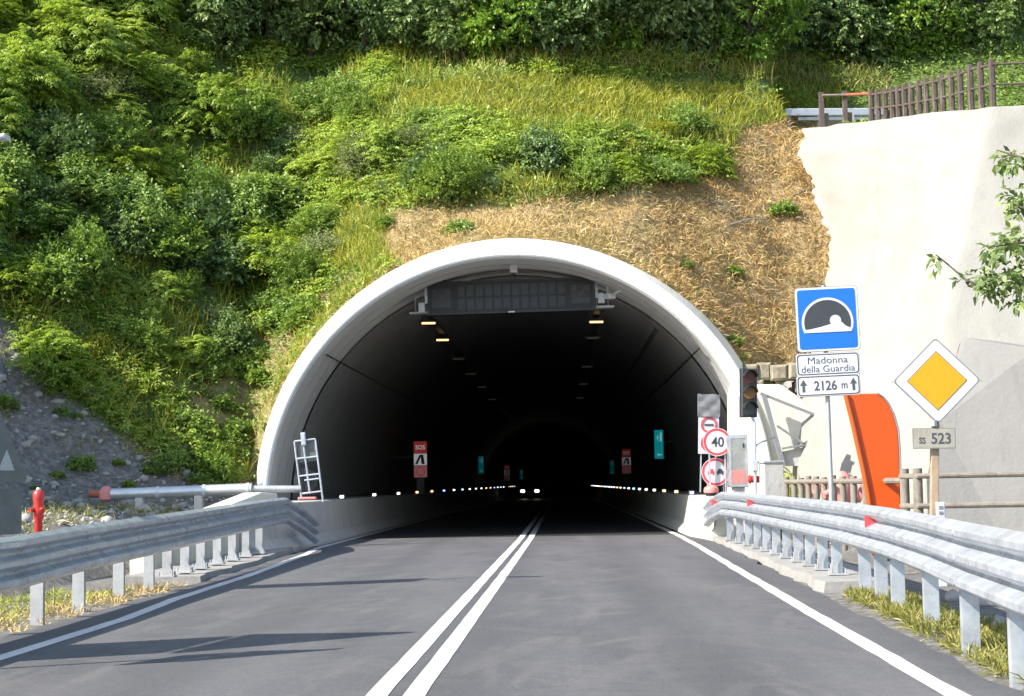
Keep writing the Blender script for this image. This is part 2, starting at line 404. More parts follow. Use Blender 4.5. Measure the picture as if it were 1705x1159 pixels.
class MB:
    def __init__(s): s.V, s.F = [], []
    def add(s, V, F):
        b = len(s.V); s.V += [Vector(v) for v in V]; s.F += [[b + i for i in f] for f in F]; return s
    def prism(s, fr, pts, c0, c1):
        n = len(pts)
        V = [fr.p(a, b, c0) for a, b in pts] + [fr.p(a, b, c1) for a, b in pts]
        F = [list(range(n))[::-1], list(range(n, 2 * n))] + [[i, (i + 1) % n, n + (i + 1) % n, n + i] for i in range(n)]
        return s.add(V, F)
    def ringprism(s, fr, po, pi, c0, c1):
        n = len(po)
        V = [fr.p(a, b, c) for c in (c0, c1) for q in (po, pi) for a, b in q]
        F = []
        for i in range(n):
            j = (i + 1) % n
            F += [[2 * n + i, 2 * n + j, 3 * n + j, 3 * n + i], [i, n + i, n + j, j],
                  [i, j, 2 * n + j, 2 * n + i], [n + i, 3 * n + i, 3 * n + j, n + j]]
        return s.add(V, F)
    def box(s, c, size, fr=None, bev=0.0):
        fr = fr or Fr((0, 0, 0))
        c = Vector(c); sx, sy, sz = size[0] / 2, size[1] / 2, size[2] / 2
        f2 = Fr(c); f2.u, f2.v, f2.n = fr.u, fr.v, fr.n
        b = min(bev, sx * .9, sz * .9, sy * .9)
        if b <= 0:
            return s.prism(f2, [(-sx, -sz), (sx, -sz), (sx, sz), (-sx, sz)], -sy, sy)
        lay = []
        for cc, k in ((-sy, b), (-sy + b, 0), (sy - b, 0), (sy, b)):
            lay.append([f2.p(a, d, cc) for a, d in
                        ((-sx + k, -sz + k), (sx - k, -sz + k), (sx - k, sz - k), (-sx + k, sz - k))])
        V = [v for l in lay for v in l]
        F = [[3, 2, 1, 0], [12, 13, 14, 15]]
        for l in range(3):
            for i in range(4):
                j = (i + 1) % 4
                F.append([l * 4 + i, l * 4 + j, l * 4 + 4 + j, l * 4 + 4 + i])
        return s.add(V, F)
    def tube(s, pts, r, seg=10, cap=True):
        pts = [Vector(p) for p in pts]
        rs = r if isinstance(r, (list, tuple)) else [r] * len(pts)
        rings = []
        up = None
        for i, p in enumerate(pts):
            t = (pts[min(i + 1, len(pts) - 1)] - pts[max(i - 1, 0)]).normalized()
            if up is None or abs(t.dot(up)) > 0.95:
                up = Vector((0, 0, 1)) if abs(t.z) < 0.9 else Vector((1, 0, 0))
            a = (up - t * up.dot(t)).normalized(); b = t.cross(a); up = a
            rings.append([p + a * rs[i] * math.cos(6.2832 * k / seg) + b * rs[i] * math.sin(6.2832 * k / seg) for k in range(seg)])
        V = [v for q in rings for v in q]; F = []
        for i in range(len(pts) - 1):
            for k in range(seg):
                l = (k + 1) % seg
                F.append([i * seg + k, i * seg + l, (i + 1) * seg + l, (i + 1) * seg + k])
        if cap: F += [list(range(seg))[::-1], list(range((len(pts) - 1) * seg, len(pts) * seg))]
        return s.add(V, F)
    def bar(s, p0, p1, w, h):
        p0, p1 = Vector(p0), Vector(p1)
        t = (p1 - p0).normalized()
        up = Vector((0, 0, 1)) if abs(t.z) < 0.95 else Vector((0, -1, 0))
        a = t.cross(up).normalized() * (w / 2); b = a.normalized().cross(t) * (h / 2)
        V = [p + i * a + j * b for p in (p0, p1) for i, j in ((-1, -1), (1, -1), (1, 1), (-1, 1))]
        return s.add(V, [[3, 2, 1, 0], [4, 5, 6, 7]] + [[i, (i + 1) % 4, 4 + (i + 1) % 4, 4 + i] for i in range(4)])
    def lathe(s, base, prof, seg=20):
        base = Vector(base)
        V = [base + Vector((r * math.cos(6.2832 * k / seg), r * math.sin(6.2832 * k / seg), z)) for r, z in prof for k in range(seg)]
        F = []
        for i in range(len(prof) - 1):
            for k in range(seg):
                l = (k + 1) % seg
                F.append([i * seg + k, i * seg + l, (i + 1) * seg + l, (i + 1) * seg + k])
        F += [list(range(seg))[::-1], list(range((len(prof) - 1) * seg, len(prof) * seg))]
        return s.add(V, F)
    def sweep(s, rings, closed=True, cap=True):
        n = len(rings[0]); V = [v for r in rings for v in r]; F = []
        for i in range(len(rings) - 1):
            for k in range(n if closed else n - 1):
                l = (k + 1) % n
                F.append([i * n + k, i * n + l, (i + 1) * n + l, (i + 1) * n + k])
        if closed and cap: F += [list(range(n))[::-1], list(range((len(rings) - 1) * n, len(rings) * n))]
        return s.add(V, F)
    def text(s, fr, txt, size, cx, cy, c0=0.001, c1=0.004, sx=1.0, bold=0.0):
        cu = bpy.data.curves.new('lettering', 'FONT')
        cu.body = txt; cu.size = size; cu.align_x = 'CENTER'; cu.align_y = 'CENTER'
        cu.offset = bold; cu.resolution_u = 3
        ob = bpy.data.objects.new('lettering', cu); COL.objects.link(ob)
        bpy.context.view_layer.update()
        me = bpy.data.meshes.new_from_object(ob.evaluated_get(bpy.context.evaluated_depsgraph_get()))
        vs = [v.co.copy() for v in me.vertices]; fs = [list(p.vertices) for p in me.polygons]
        bpy.data.objects.remove(ob); bpy.data.curves.remove(cu); bpy.data.meshes.remove(me)
        # front sheet and a slightly sunk rim so letters have body
        x0 = (min(v.x for v in vs) + max(v.x for v in vs)) / 2; y0 = (min(v.y for v in vs) + max(v.y for v in vs)) / 2
        return s.add([fr.p(cx + (v.x - x0) * sx, cy + v.y - y0, c1) for v in vs], fs)
    def build(s, name, mat, parent=None, origin=None, smooth=False, bevel=0.0):
        import bmesh
        org = ORIGIN[parent.name] if parent is not None else Vector(origin or (0, 0, 0))
        me = bpy.data.meshes.new(name)
        me.from_pydata([tuple(v - org) for v in s.V], [], s.F)
        bm = bmesh.new(); bm.from_mesh(me)
        bmesh.ops.recalc_face_normals(bm, faces=bm.faces)
        bm.to_mesh(me); bm.free()
        if smooth:
            for p in me.polygons: p.use_smooth = True
            try: me.set_sharp_from_angle(angle=math.radians(40))
            except Exception: pass
        o = link_mesh(name, me, mat, parent, origin)
        if bevel:
            b = o.modifiers.new('bevel', 'BEVEL'); b.width = bevel; b.segments = 2; b.limit_method = 'ANGLE'
        return o
def copy_tree(o, parent=None, delta=None):
    c = o.copy(); COL.objects.link(c)
    if parent is not None: c.parent = parent
    ORIGIN[c.name] = ORIGIN[o.name]
    for ch in list(o.children): copy_tree(ch, c)
    return c

# ------------------------------------------------------------------ the hill
CX, CZ = -1.16, 0.84          # centre of the tunnel arch
R_IN, R_FACE, R_OUT = 5.95, 6.20, 6.38
Y_P = 40.6                    # portal face
_n1, _n2, _n3 = Waves(9, 9.0, 1), Waves(12, 2.6, 2), Waves(14, 0.8, 3)
def wall_x(Y): return np.interp(Y, [38, 40, 50, 53, 54], [11.2, 10.1, 7.3, 6.6, 6.4])
def terr(X, Y):
    X = np.asarray(X, float); Y = np.asarray(Y, float)
    P = np.stack((X, Y), -1)
    toe = np.interp(X, [-90, -40, -25, -13, -7.8, -6.5, 5, 7, 90], [-10, 16, 26, 36, 40.2, 39.8, 39.6, 39.2, 39.0])
    def ramp_(t): return (np.sqrt(t * t + 0.8) + t) / 2
    t = Y - toe
    base = ramp_(t) - 0.16 * ramp_(t - 26)
    b0 = ramp_(41.3 - toe)
    back = np.maximum(0, Y - 41.3)
    p_ = np.maximum(0, 1 - ((X - CX) / (6.26 + 0.5 * back)) ** 2)
    hump = np.maximum(0, CZ - b0 * 0.9 + 6.26 * p_ ** (0.5 + np.minimum(1.0, back / 5.0))) * np.where(p_ > 0, 1, 0)
    hump = np.where(back > 0.01, np.maximum(hump, 0), np.maximum(0, CZ + 6.26 * np.sqrt(p_) - b0) * (p_ > 0)) * np.exp(-back / 15.0)
    inner = (np.abs(X - CX) < 6.26) & (Y < 41.25)
    nz = (0.25 * _n1(P) + 0.13 * _n2(P) + 0.05 * _n3(P)) * np.clip((t - 1.0) / 3.0, 0.0, 1) * np.clip((Y - 41.3) / 1.2, 0, 1) ** np.where(np.abs(X - CX) < 7, 1, 0)
    z = base + hump + nz
    sm = np.clip((-6.3 - X) / 3.0, 0, 1); sm = sm * sm * (3 - 2 * sm)
    flat = 0.85 * sm * np.clip((Y - 14) / 12, 0, 1) + (0.06 * _n2(P) + 0.035 * _n3(P)) * np.clip((np.abs(X + 1.2) - 5.0) / 1.0, 0, 1)
    onroad = (X > -5.6) & (X < 3.2)
    flat = np.where(onroad, -0.06, flat - 0.05)
    z = np.where(t > -3, np.maximum(z * np.clip((t + 3) / 2.5, 0, 1), 0) + flat, flat)
    z = np.where(inner, -0.06, z)
    bench = np.interp(Y, [38, 40, 50, 55], [9.5, 9.65, 11.6, 12.2]) + 0.95 * np.maximum(0, Y - 55.5)
    z = np.where((X > wall_x(Y)) & (Y > 40.7), bench + 0.04 * _n2(P), z)
    return z
def hit(px, py, lo=12.0, hi=110.0):
    """where the line of sight through a pixel meets the hill"""
    v = ray(px, py)
    Ys = np.linspace(lo, hi, 900)
    X = v.x / v.y * Ys; Z = EYE + v.z / v.y * Ys
    k = np.nonzero(terr(X, Ys) > Z)[0]
    if len(k) == 0: return None
    return Vector((X[k[0]], Ys[k[0]], Z[k[0]]))

DRY = [(640, 352), (800, 347), (1000, 327), (1200, 292), (1225, 250), (1240, 215), (1330, 198), (1420, 190), (1420, 660), (1250, 640), (1240, 620), (1180, 560), (1100, 520), (1000, 460), (860, 440), (720, 460), (640, 440)]
SPARSE = [(640, 440), (700, 470), (560, 560), (480, 700), (440, 830), (300, 810), (200, 740), (260, 660), (340, 640), (450, 520), (560, 460)]
GRAVEL = [(-900, 560), (-300, 470), (0, 520), (60, 610), (150, 690), (250, 760), (350, 805), (430, 815), (520, 1300), (-900, 1300)]
BAND = [(660, 165), (760, 138), (900, 128), (1100, 145), (1250, 150), (1320, 168), (1330, 200), (1230, 222), (1100, 205), (1000, 215), (880, 205), (740, 185)]
PATCH = [(560, 345), (640, 338), (650, 440), (570, 470), (535, 410)]

gx = np.unique(np.concatenate((np.linspace(-220, -40, 19), np.linspace(-40, -16, 41), np.linspace(-16, 16, 129), np.linspace(16, 40, 41), np.linspace(40, 220, 19))))
gy = np.unique(np.concatenate((np.linspace(-200, -10, 12), np.linspace(-10, 30, 50), np.linspace(30, 41.0, 40), [41.25], np.linspace(41.5, 70, 100), np.linspace(70, 240, 60))))
GX, GY = np.meshgrid(gx, gy)
GZ = terr(GX, GY)
TV = np.stack((GX, GY, GZ), -1)
ny, nx = GX.shape
idx = np.arange(ny * nx).reshape(ny, nx)
Q = np.stack((idx[:-1, :-1], idx[:-1, 1:], idx[1:, 1:], idx[1:, :-1]), -1)
yc = (GY[:-1, :-1] + GY[1:, :-1]) / 2
xc = (GX[:-1, :-1] + GX[:-1, 1:]) / 2
cut = (np.abs(xc - CX) < 6.35) & (yc > 40.95) & (yc < 41.3)
Q = Q[~cut].reshape(-1, 4)
hill = np_mesh('hillside', TV.reshape(-1, 3), Q, M['terrain'], smooth=True)
tag(hill, kind='structure')
pp = project(TV.reshape(-1, 3))
front = TV.reshape(-1, 3)[:, 1] > 8
dry = (in_poly(pp, DRY) & front).astype(np.float32)
dry = np.maximum(dry, 0.55 * in_poly(pp, SPARSE) * front)
grav = (in_poly(pp, GRAVEL) | (TV.reshape(-1, 3)[:, 1] < 38.5) | (TV.reshape(-1, 3)[:, 1] < 8)).astype(np.float32)
for nme, arr in (('dry', dry), ('gravel', grav)):
    a = hill.data.attributes.new(nme, 'FLOAT', 'POINT'); a.data.foreach_set('value', arr.astype(np.float32))

# ------------------------------------------------------------------ road and markings
def strip(name, cl, z, mat, kind='structure', thick=None):
    """sheet between two polylines of (x, y) given as rows (xl, xr, y)"""
    V, F = [], []
    for xl, xr, y in cl: V += [(xl, y, z), (xr, y, z)]
    for i in range(len(cl) - 1): F.append((2 * i, 2 * i + 1, 2 * i + 3, 2 * i + 2))
    o = np_mesh(name, V, F, mat)
    if kind: tag(o, kind=kind)
    return o
def lerp_rows(keys, step=1.0):
    ys = np.array([k[-1] for k in keys], float)
    yy = np.arange(ys[0], ys[-1] + 1e-6, step)
    return [tuple(np.interp(y, ys, [k[i] for k in keys]) for i in range(len(keys[0]) - 1)) + (y,) for y in yy]
_wob = Waves(8, 1.6, 21)
def wob(rows, a, amp):
    o = []
    for xl, xr, y in rows:
        w = _wob(np.array([[y, 0.0], [y, 40.0]])) * amp
        o.append((xl + w[0] * (a & 1), xr + w[1] * ((a >> 1) & 1), y))
    return o
left_edge = [(-4.44, -30), (-4.44, 13), (-4.45, 17), (-4.62, 20), (-4.7, 25), (-5.0, 32.6), (-5.25, 36), (-5.25, 300)]
right_edge = [(2.33, -30), (2.33, 10.2), (2.40, 16), (2.55, 25), (2.72, 34), (2.80, 41), (2.80, 300)]
rows = lerp_rows([(-5.2, 3.05, -30), (-5.2, 2.75, 10), (-5.05, 2.85, 17), (-5.1, 3.02, 24), (-5.3, 3.25, 33), (-5.5, 3.25, 38), (-5.5, 3.25, 300)], 0.5)
strip('road', wob(rows, 3, 0.05), 0.0, M['asphalt'])
el = lerp_rows([(x - 0.07, x + 0.08, y) for x, y in left_edge], 0.5)
er = lerp_rows([(x - 0.075, x + 0.075, y) for x, y in right_edge], 0.5)
strip('road_marking', wob(el, 3, 0.006), 0.004, M['paint'])
strip('road_marking', wob(er, 3, 0.008), 0.004, M['paint'])
def cl(y): return np.interp(y, [-30, 11, 40, 300], [-1.06, -1.02, -0.86, -0.86])
for dx in (-0.155, 0.08):
    strip('road_marking', wob([(cl(y) + dx - 0.07, cl(y) + dx + 0.07, y) for y in np.arange(-30, 300, 0.5)], 3, 0.003), 0.004, M['paint'])
M['asphalt_shade'] = plain('shade_toned_asphalt', (0.022, 0.022, 0.024), 0.6, 0, 0.3, 3)  # asphalt toned down so its colour carries the tunnel shade
strip('tunnel_road_shade', [(-5.45, 3.2, y) for y in (42.0, 50, 80, 140, 300)], 0.002, M['asphalt_shade'])  # dark sheet over the road standing in for shade past the mouth
# concrete verge kerb that carries the posts beside the right edge
kb = MB()
ks = [(3.10, 4.1, y) for y in np.arange(20.5, 38.1, 0.5)]
rings = []
for i, (a, b, y) in enumerate(ks):
    w = 0.05 * float(_wob(np.array([y, 80.0])))
    a2 = a + w + np.interp(y, [20.5, 24, 34], [-0.02, 0.03, 0.22])
    rings.append([Vector((a2, y, -0.1)), Vector((a2 + 0.03, y, 0.07)), Vector((b, y, 0.085)), Vector((b, y, -0.1))])
kb.sweep(rings)
tag(kb.build('kerb', M['kerb_conc']), kind='structure')
kb = MB(); rings = []
for y in np.arange(24.0, 36.1, 0.5):
    w = 0.05 * float(_wob(np.array([y, 160.0])))
    x = np.interp(y, [24, 30, 34, 36], [-5.2, -5.35, -5.55, -5.8])
    rings.append([Vector((-6.3, y, -0.1)), Vector((-6.3, y, 0.07)), Vector((x - w - 0.02, y, 0.06)), Vector((x - w, y, -0.1))])
kb.sweep(rings)
tag(kb.build('kerb', M['kerb_conc']), kind='structure')

# ------------------------------------------------------------------ tunnel
def arch(R, Y, a0=-12.0, a1=192.0, n=72, foot=None):
    pts = []
    for i in range(n + 1):
        a = math.radians(a0 + (a1 - a0) * i / n)
        q = min(1.0, max(0.0, (R - R_IN - 0.1) / (R_OUT - R_IN - 0.1))) if R < 6.6 else 0.0
        r_ = R + q * 0.13 * math.exp(-((math.degrees(a) - 33) / 24) ** 2)
        pts.append(Vector((CX + r_ * math.cos(a), Y, CZ + r_ * math.sin(a) * (1 + 0.02 * q * (math.sin(a) > 0) * math.sin(a)))))
    if foot is not None:
        pts = [Vector((pts[0].x, Y, foot))] + pts + [Vector((pts[-1].x, Y, foot))]
    return pts
tun = thing('tunnel_portal', (CX, Y_P, 0), 'white arched concrete mouth of the dark road tunnel under the hillside', 'tunnel')
def shell(name, prof, mat, a0=-12, a1=192, foot=-0.3, n=72, smooth=True):
    m = MB(); m.sweep([arch(R, Y, a0, a1, n, foot) for R, Y in prof], closed=False)
    return m.build(name, mat, tun, smooth=smooth)
shell('arch_face', [(R_IN + 0.05, Y_P + 0.03), (R_IN + 0.09, Y_P), (R_FACE, Y_P), (R_FACE + 0.03, Y_P + 0.04)], M['white_conc'], n=110, smooth=False)
shell('outer_chamfer', [(R_FACE + 0.03, Y_P + 0.04), (R_OUT, Y_P + 0.55), (R_OUT, Y_P + 5.5), (R_OUT, 120), (R_OUT, 301)], M['cream_conc'])
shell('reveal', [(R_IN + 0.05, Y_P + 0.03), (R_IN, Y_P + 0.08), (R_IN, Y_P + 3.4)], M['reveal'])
ys = [Y_P + 3.32, 47, 50, 55, 62.0, 72, 90, 130, 200, 300]
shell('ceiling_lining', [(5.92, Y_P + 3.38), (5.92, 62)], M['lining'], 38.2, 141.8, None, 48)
shell('ceiling_lining', [(5.92, y) for y in ys if y > 61], M['lining_shade'], 38.2, 141.8, None, 48)
for a0, a1 in ((-12, 39), (141, 192)):
    m = MB(); R2 = []
    for y in ys:
        p = arch(5.90, y, a0, a1, 20)
        if a0 < 0: p = [Vector((p[0].x, y, -0.3))] + p
        else: p = p + [Vector((p[-1].x, y, -0.3))]
        R2.append(p)
    m.sweep(R2[:5], closed=False); m.build('wall_panel', M['panel'], tun, smooth=True)
    m = MB(); m.sweep(R2[4:], closed=False); m.build('wall_panel', M['lining_shade'], tun, smooth=True)
m = MB(); m.add(arch(6.45, 299.8, foot=-0.4), [list(range(75))]); m.build('light_cap', M['lining'], tun)  # cap added to keep outside light from entering at the far end
for s in (1, -1):   # joint strips between the ribbed wall cladding and the vault
    a = math.radians(39 if s > 0 else 141); r = 5.88
    m = MB(); m.tube([(CX + r * math.cos(a), Y_P + 0.5, CZ + r * math.sin(a)), (CX + r * math.cos(a), 120, CZ + r * math.sin(a))], 0.02, 6)
    m.build('joint_strip', M['black'], tun)
a = math.radians(50); r = 5.62
m = MB(); m.tube([(CX + r * math.cos(a), Y_P + 1.2, CZ + r * math.sin(a)), (CX + r * math.cos(a), 140, CZ + r * math.sin(a))], 0.06, 8); m.build('cable_tray', M['black'], tun)
strip('tunnel_floor', [(-7.2, 5.2, 41.0), (-7.2, 5.2, 300)], -0.03, M['conc'])

for yj in (Y_P + 1.15, Y_P + 2.3):      # cast joints round the reveal
    m = MB(); m.tube(arch(R_IN - 0.002, yj, -8, 188, 60), 0.010, 5); m.build('cast_joint', M['frame_grey'], tun)
def barrier(name, rows, label):
    """concrete safety barrier: rows of (road side x, back x, y, height), stepped profile"""
    m = MB(); rings = []
    for xf, xb, y, h in rows:
        s = 1 if xb > xf else -1
        rings.append([Vector((x, y, z)) for x, z in ((xb, -0.15), (xf, -0.15), (xf, 0.06), (xf + s * 0.16, 0.24), (xf + s * 0.27, h - 0.03), (xf + s * 0.30, h), (xb, h))])
    m.sweep(rings)
    o = m.build(name, M['conc'], None, (rows[0][0], rows[0][2], 0), bevel=0.012)
    return tag(o, label, 'barrier')
b1 = barrier('concrete_barrier', [(3.25, 4.15, 37.9, 0.93), (3.02, 4.55, 40.3, 0.95), (3.0, 4.66, 44, 0.95), (3.0, 4.55, 200, 0.95)], 'pale concrete safety barrier running into the tunnel on the right side')
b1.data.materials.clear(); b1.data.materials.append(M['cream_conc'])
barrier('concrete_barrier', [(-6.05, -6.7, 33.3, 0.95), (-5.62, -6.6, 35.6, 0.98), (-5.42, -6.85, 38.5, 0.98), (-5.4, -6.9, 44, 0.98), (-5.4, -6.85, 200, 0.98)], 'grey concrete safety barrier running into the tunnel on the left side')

# marker lights along both barriers
mats = ['led_white', 'led_amber', 'led_white', 'led_blue', 'led_white', 'led_cyan', 'led_amber', 'led_white']
def marker(x, y, z, mt, label, grp):
    t = thing('marker_light', (x, y, z), label, 'marker light', grp)
    MB().box((x, y + 0.03, z), (0.16, 0.05, 0.12), bev=0.01).build('housing', M['black'], t)
    MB().box((x, y - 0.008, z), (0.10, 0.024, 0.07), bev=0.008).build('lens', M[mt], t)
for k in range(22):
    marker(-5.66, 43.2 + 7.5 * k, 1.045, mats[(k * 5 + 2) % 8], 'tiny lit marker on top of the tunnel\'s left concrete barrier', 'marker lights on the left tunnel barrier')
for k in range(26):
    marker(3.28, 42.9 + 5.8 * k, 1.015, mats[(k * 3 + 3) % 8], 'tiny lit marker on top of the tunnel\'s right concrete barrier', 'marker lights on the right tunnel barrier')

# ------------------------------------------------------------------ tunnel equipment
def lamp(x, y, mt, label, grp):
    t = thing('tunnel_lamp', (x, y, 5.6), label, 'ceiling lamp', grp)
    MB().box((x, y, 5.66), (0.5, 0.5, 0.1), bev=0.02).build('housing', M['black'], t)
    MB().box((x, y - 0.26, 5.63), (0.36, 0.03, 0.05)).build('diffuser', M[mt], t)
    m = MB()
    for dx in (-0.2, 0.2): m.bar((x + dx, y, 5.72), (x + dx, y, CZ + math.sqrt(5.8 ** 2 - (x + dx - CX) ** 2)), 0.03, 0.03)
    m.build('hanger', M['black'], t)
for k, y in enumerate((45.0, 50.3, 58.0, 66, 75, 86)):
    lamp(-3.5, y, 'lamp_warm' if k < 2 else 'lamp_dim', 'small warm lamp hanging under the tunnel vault in the left row', 'tunnel lamps in the left row')
for k, y in enumerate((45.5, 50.5, 63.0, 74, 86)):
    lamp(1.0, y, 'lamp_warm' if k < 1 else 'lamp_dim', 'small lamp hanging under the tunnel vault in the right row', 'tunnel lamps in the right row')
for x, g in ((-3.5, 'left'), (1.0, 'right')):
    m = MB().bar((x, 43.4, 5.85), (x, 120, 5.85), 0.16, 0.05)
    tag(m.build('cable_duct', M['black'], None, (x, 43.4, 5.85)), 'grey cable duct above the %s row of tunnel lamps' % g, 'cable duct')

# overhead message board
fr = Fr(at(851, 493, 42.6), roll=math.radians(0.9))
px = 42.6 / FOC
W_, H_ = 279 * px, 56 * px
t = thing('message_board', fr.p(0, -H_ / 2), 'long dark message board hanging inside the top of the tunnel mouth', 'message board')
MB().box(fr.p(0, 0, -0.2), (W_, 0.4, H_), fr, 0.015).build('housing', M['led_panel'], t)
MB().ringprism(fr, rrect(W_, H_, 0.02), rrect(W_ - 0.1, H_ - 0.1, 0.02), 0.0, 0.03).build('frame', M['black'], t)
for r in range(2):
    for c in range(12):
        MB().box(fr.p(-1.27 + c * 0.232, 0.17 - 0.34 * r, 0.004), (0.175, 0.012, 0.27), fr).build('display_cell', M['led_cell'], t)
for sx in (-1, 1):
    MB().box(fr.p(sx * 1.78, 0, 0.004), (0.5, 0.014, 0.5), fr).build('pictogram_field', M['led_cell'], t)
    m = MB()
    for i in range(12):
        for j in range(12):
            x, y = (i - 5.5) / 5.5, (j - 5.5) / 5.5
            if abs(x) > 0.55 and y > 0.3 or (abs(x - sx * y * 0.7) < 0.22) or y < -0.6:
                m.box(fr.p(sx * 1.78 + x * 0.21, y * 0.21, 0.014), (0.026, 0.008, 0.026), fr)
    m.build('pictogram', M['led_picto'], t)
    # end bracket and flasher box
    MB().box(fr.p(sx * (W_ / 2 + 0.06), 0.15, -0.2), (0.07, 0.12, 0.5), fr).build('bracket', M['zinc'], t)
    MB().box(fr.p(sx * (W_ / 2 + 0.17), -0.22 if sx < 0 else -0.12, -0.05), (0.17, 0.14, 0.26), fr, 0.02).build('flasher', M['sign_white'], t)
    m = MB()
    for dx in (0.0, 0.3):
        x = fr.p(sx * (W_ / 2 + dx + 0.05), 0).x
        zt = CZ + math.sqrt(5.8 ** 2 - (x - CX) ** 2)
        m.tube([(x, 42.9, fr.o.z - 0.3), (x, 42.9, zt + 0.05)], 0.025, 6)
    m.bar(fr.p(sx * (W_ / 2 + 0.02), -0.33, -0.3), fr.p(sx * (W_ / 2 + 0.5), -0.33, -0.3), 0.3, 0.05)
    m.build('hanger', M['zinc_dull'], t)
MB().box(fr.p(0, -H_ / 2 + 0.02, 0.035), (0.16, 0.02, 0.03), fr).build('badge', M['zinc'], t)
# arm with camera on the right of the board
p = at(1012, 492, 42.4)
t = thing('surveillance_camera', p, 'small pale camera on a bracket right of the message board', 'camera')
MB().box(p + Vector((0.05, 0, -0.02)), (0.2, 0.3, 0.13), Fr((0, 0, 0), 0.5), 0.02).build('body', M['sign_white'], t)
MB().tube([p, p + Vector((0.0, 0.1, 0.5))], 0.025, 8).build('arm', M['zinc'], t)
MB().tube([p + Vector((0.1, -0.05, 0)), p + Vector((0.34, -0.1, 0.13))], 0.03, 8).build('lens_hood', M['sign_white'], t)
# box lamp at the crown
p = at(855, 444, 41.9)
t = thing('box_lamp', p, 'small white box lamp hanging at the crown of the tunnel mouth', 'lamp')
MB().box(p + Vector((0, 0, -0.03)), (0.19, 0.22, 0.26), bev=0.02).build('body', M['sign_white'], t)
MB().box(p + Vector((0, -0.02, -0.19)), (0.12, 0.15, 0.05)).build('lens', M['black'], t)
MB().tube([p + Vector((0, 0, 0.08)), (p.x, p.y, CZ + math.sqrt(R_IN ** 2 - (p.x - CX) ** 2) + 0.02)], 0.05, 8).build('stem', M['zinc'], t)

for _k in ('lit_red', 'lit_white', 'lit_pink', 'lit_green', 'lit_cyan'):
    for _s, _q in (('_far', 0.3), ('_faint', 0.12)):
        M[_k + _s] = M[_k].copy(); M[_k + _s].name = _k + _s
        M[_k + _s].node_tree.nodes['Principled BSDF'].inputs['Emission Strength'].default_value *= _q
def lit_sign(px, py, Y, h, kind, label, side):
    sf = '' if Y < 80 else ('_far' if Y < 116 and side > 0 or kind == 'exit' and Y < 116 else '_faint')
    c = at(px, py, Y); w = h * (0.36 if kind == 'sos' else 0.31)
    f = Fr(c)
    t = thing('emergency_sign' if kind == 'sos' else 'exit_sign', f.p(0, -h / 2), label, 'lit sign')
    MB().box(f.p(0, 0, -0.08), (w + 0.04, 0.16, h + 0.04), f, 0.01).build('case', M['black'], t)
    if kind == 'sos':
        for i, mt in enumerate(('lit_red', 'lit_white', 'lit_pink')):
            MB().prism(f, rrect(w, h / 3 - 0.02, 0.02, 3, 0, h / 3 - i * h / 3), 0.001, 0.008).build('panel', M[mt + sf], t)
        MB().text(f, 'SOS', h * 0.17, 0, h / 3, 0.008, 0.012, 0.9, 0.004).build('lettering', M['lit_white' + sf], t)
        m = MB()
        m.prism(f, [(-0.15 * h + .0, -0.13 * h), (-0.08 * h, -0.13 * h), (0.03 * h, 0.12 * h), (-0.03 * h, 0.12 * h)], 0.009, 0.012)
        m.prism(f, [(0.03 * h, -0.13 * h), (0.12 * h, -0.13 * h), (0.08 * h, 0.13 * h), (0.0, 0.13 * h)], 0.009, 0.012)
        m.build('symbol', M['sign_black'], t)
        MB().ringprism(f, circle(0.125 * h, 24, 0, -h / 3), circle(0.10 * h, 24, 0, -h / 3), 0.009, 0.012).build('symbol', M['lit_red' + sf], t)
        MB().bar((c.x, c.y + 0.05, c.z - h / 2), (c.x, c.y + 0.05, 0.97), 0.3, 0.25).build('call_box', M['lining'], t)
    else:
        MB().prism(f, rrect(w, h, 0.02, 3), 0.001, 0.008).build('panel', M['lit_green' + sf], t)
        m = MB()
        m.prism(f, [(0.13 * w, 0.1 * h), (0.33 * w, 0.1 * h), (0.33 * w, 0.42 * h), (0.13 * w, 0.42 * h)], 0.009, 0.012)
        m.prism(f, circle(0.07 * w, 12, -0.12 * w, 0.30 * h), 0.009, 0.012)
        m.prism(f, [(-0.28 * w, 0.24 * h), (0.0, 0.27 * h), (0.02 * w, 0.24 * h), (-0.1 * w, 0.2 * h), (-0.05 * w, 0.12 * h), (-0.12 * w, 0.12 * h), (-0.18 * w, 0.2 * h)], 0.009, 0.012)
        m.prism(f, [(-0.25 * w, -0.36 * h), (0.0, -0.42 * h), (0.0, -0.38 * h), (0.3 * w, -0.38 * h), (0.3 * w, -0.34 * h), (0, -0.34 * h), (0, -0.30 * h)], 0.009, 0.012)
        m.build('symbol', M['lit_cyan' + sf], t)
    m = MB(); m.bar(f.p(side * 0.2, 0.1, -0.1), f.p(side * 1.4, 0.1, -0.1), 0.05, 0.05); m.build('bracket', M['black'], t)
lit_sign(700, 765, 66, 1.42, 'sos', 'lit red and white emergency call sign on the left tunnel wall', -1)
lit_sign(1043, 768, 96, 1.4, 'sos', 'dim red and white emergency call sign deep on the right tunnel wall', 1)
lit_sign(844, 787, 150, 1.4, 'sos', 'faint emergency call sign far inside the tunnel on the left', -1)
lit_sign(1097, 740, 66, 1.12, 'exit', 'lit green exit sign, the largest, on the right tunnel wall', 1)
lit_sign(801, 774, 112, 1.12, 'exit', 'lit green exit sign on the left tunnel wall beyond the emergency call sign', -1)
lit_sign(1019, 778, 122, 1.0, 'exit', 'small faint green exit sign deep on the right tunnel wall', 1)
lit_sign(868, 790, 175, 1.0, 'exit', 'smallest faint green exit sign far inside the tunnel on the left', -1)

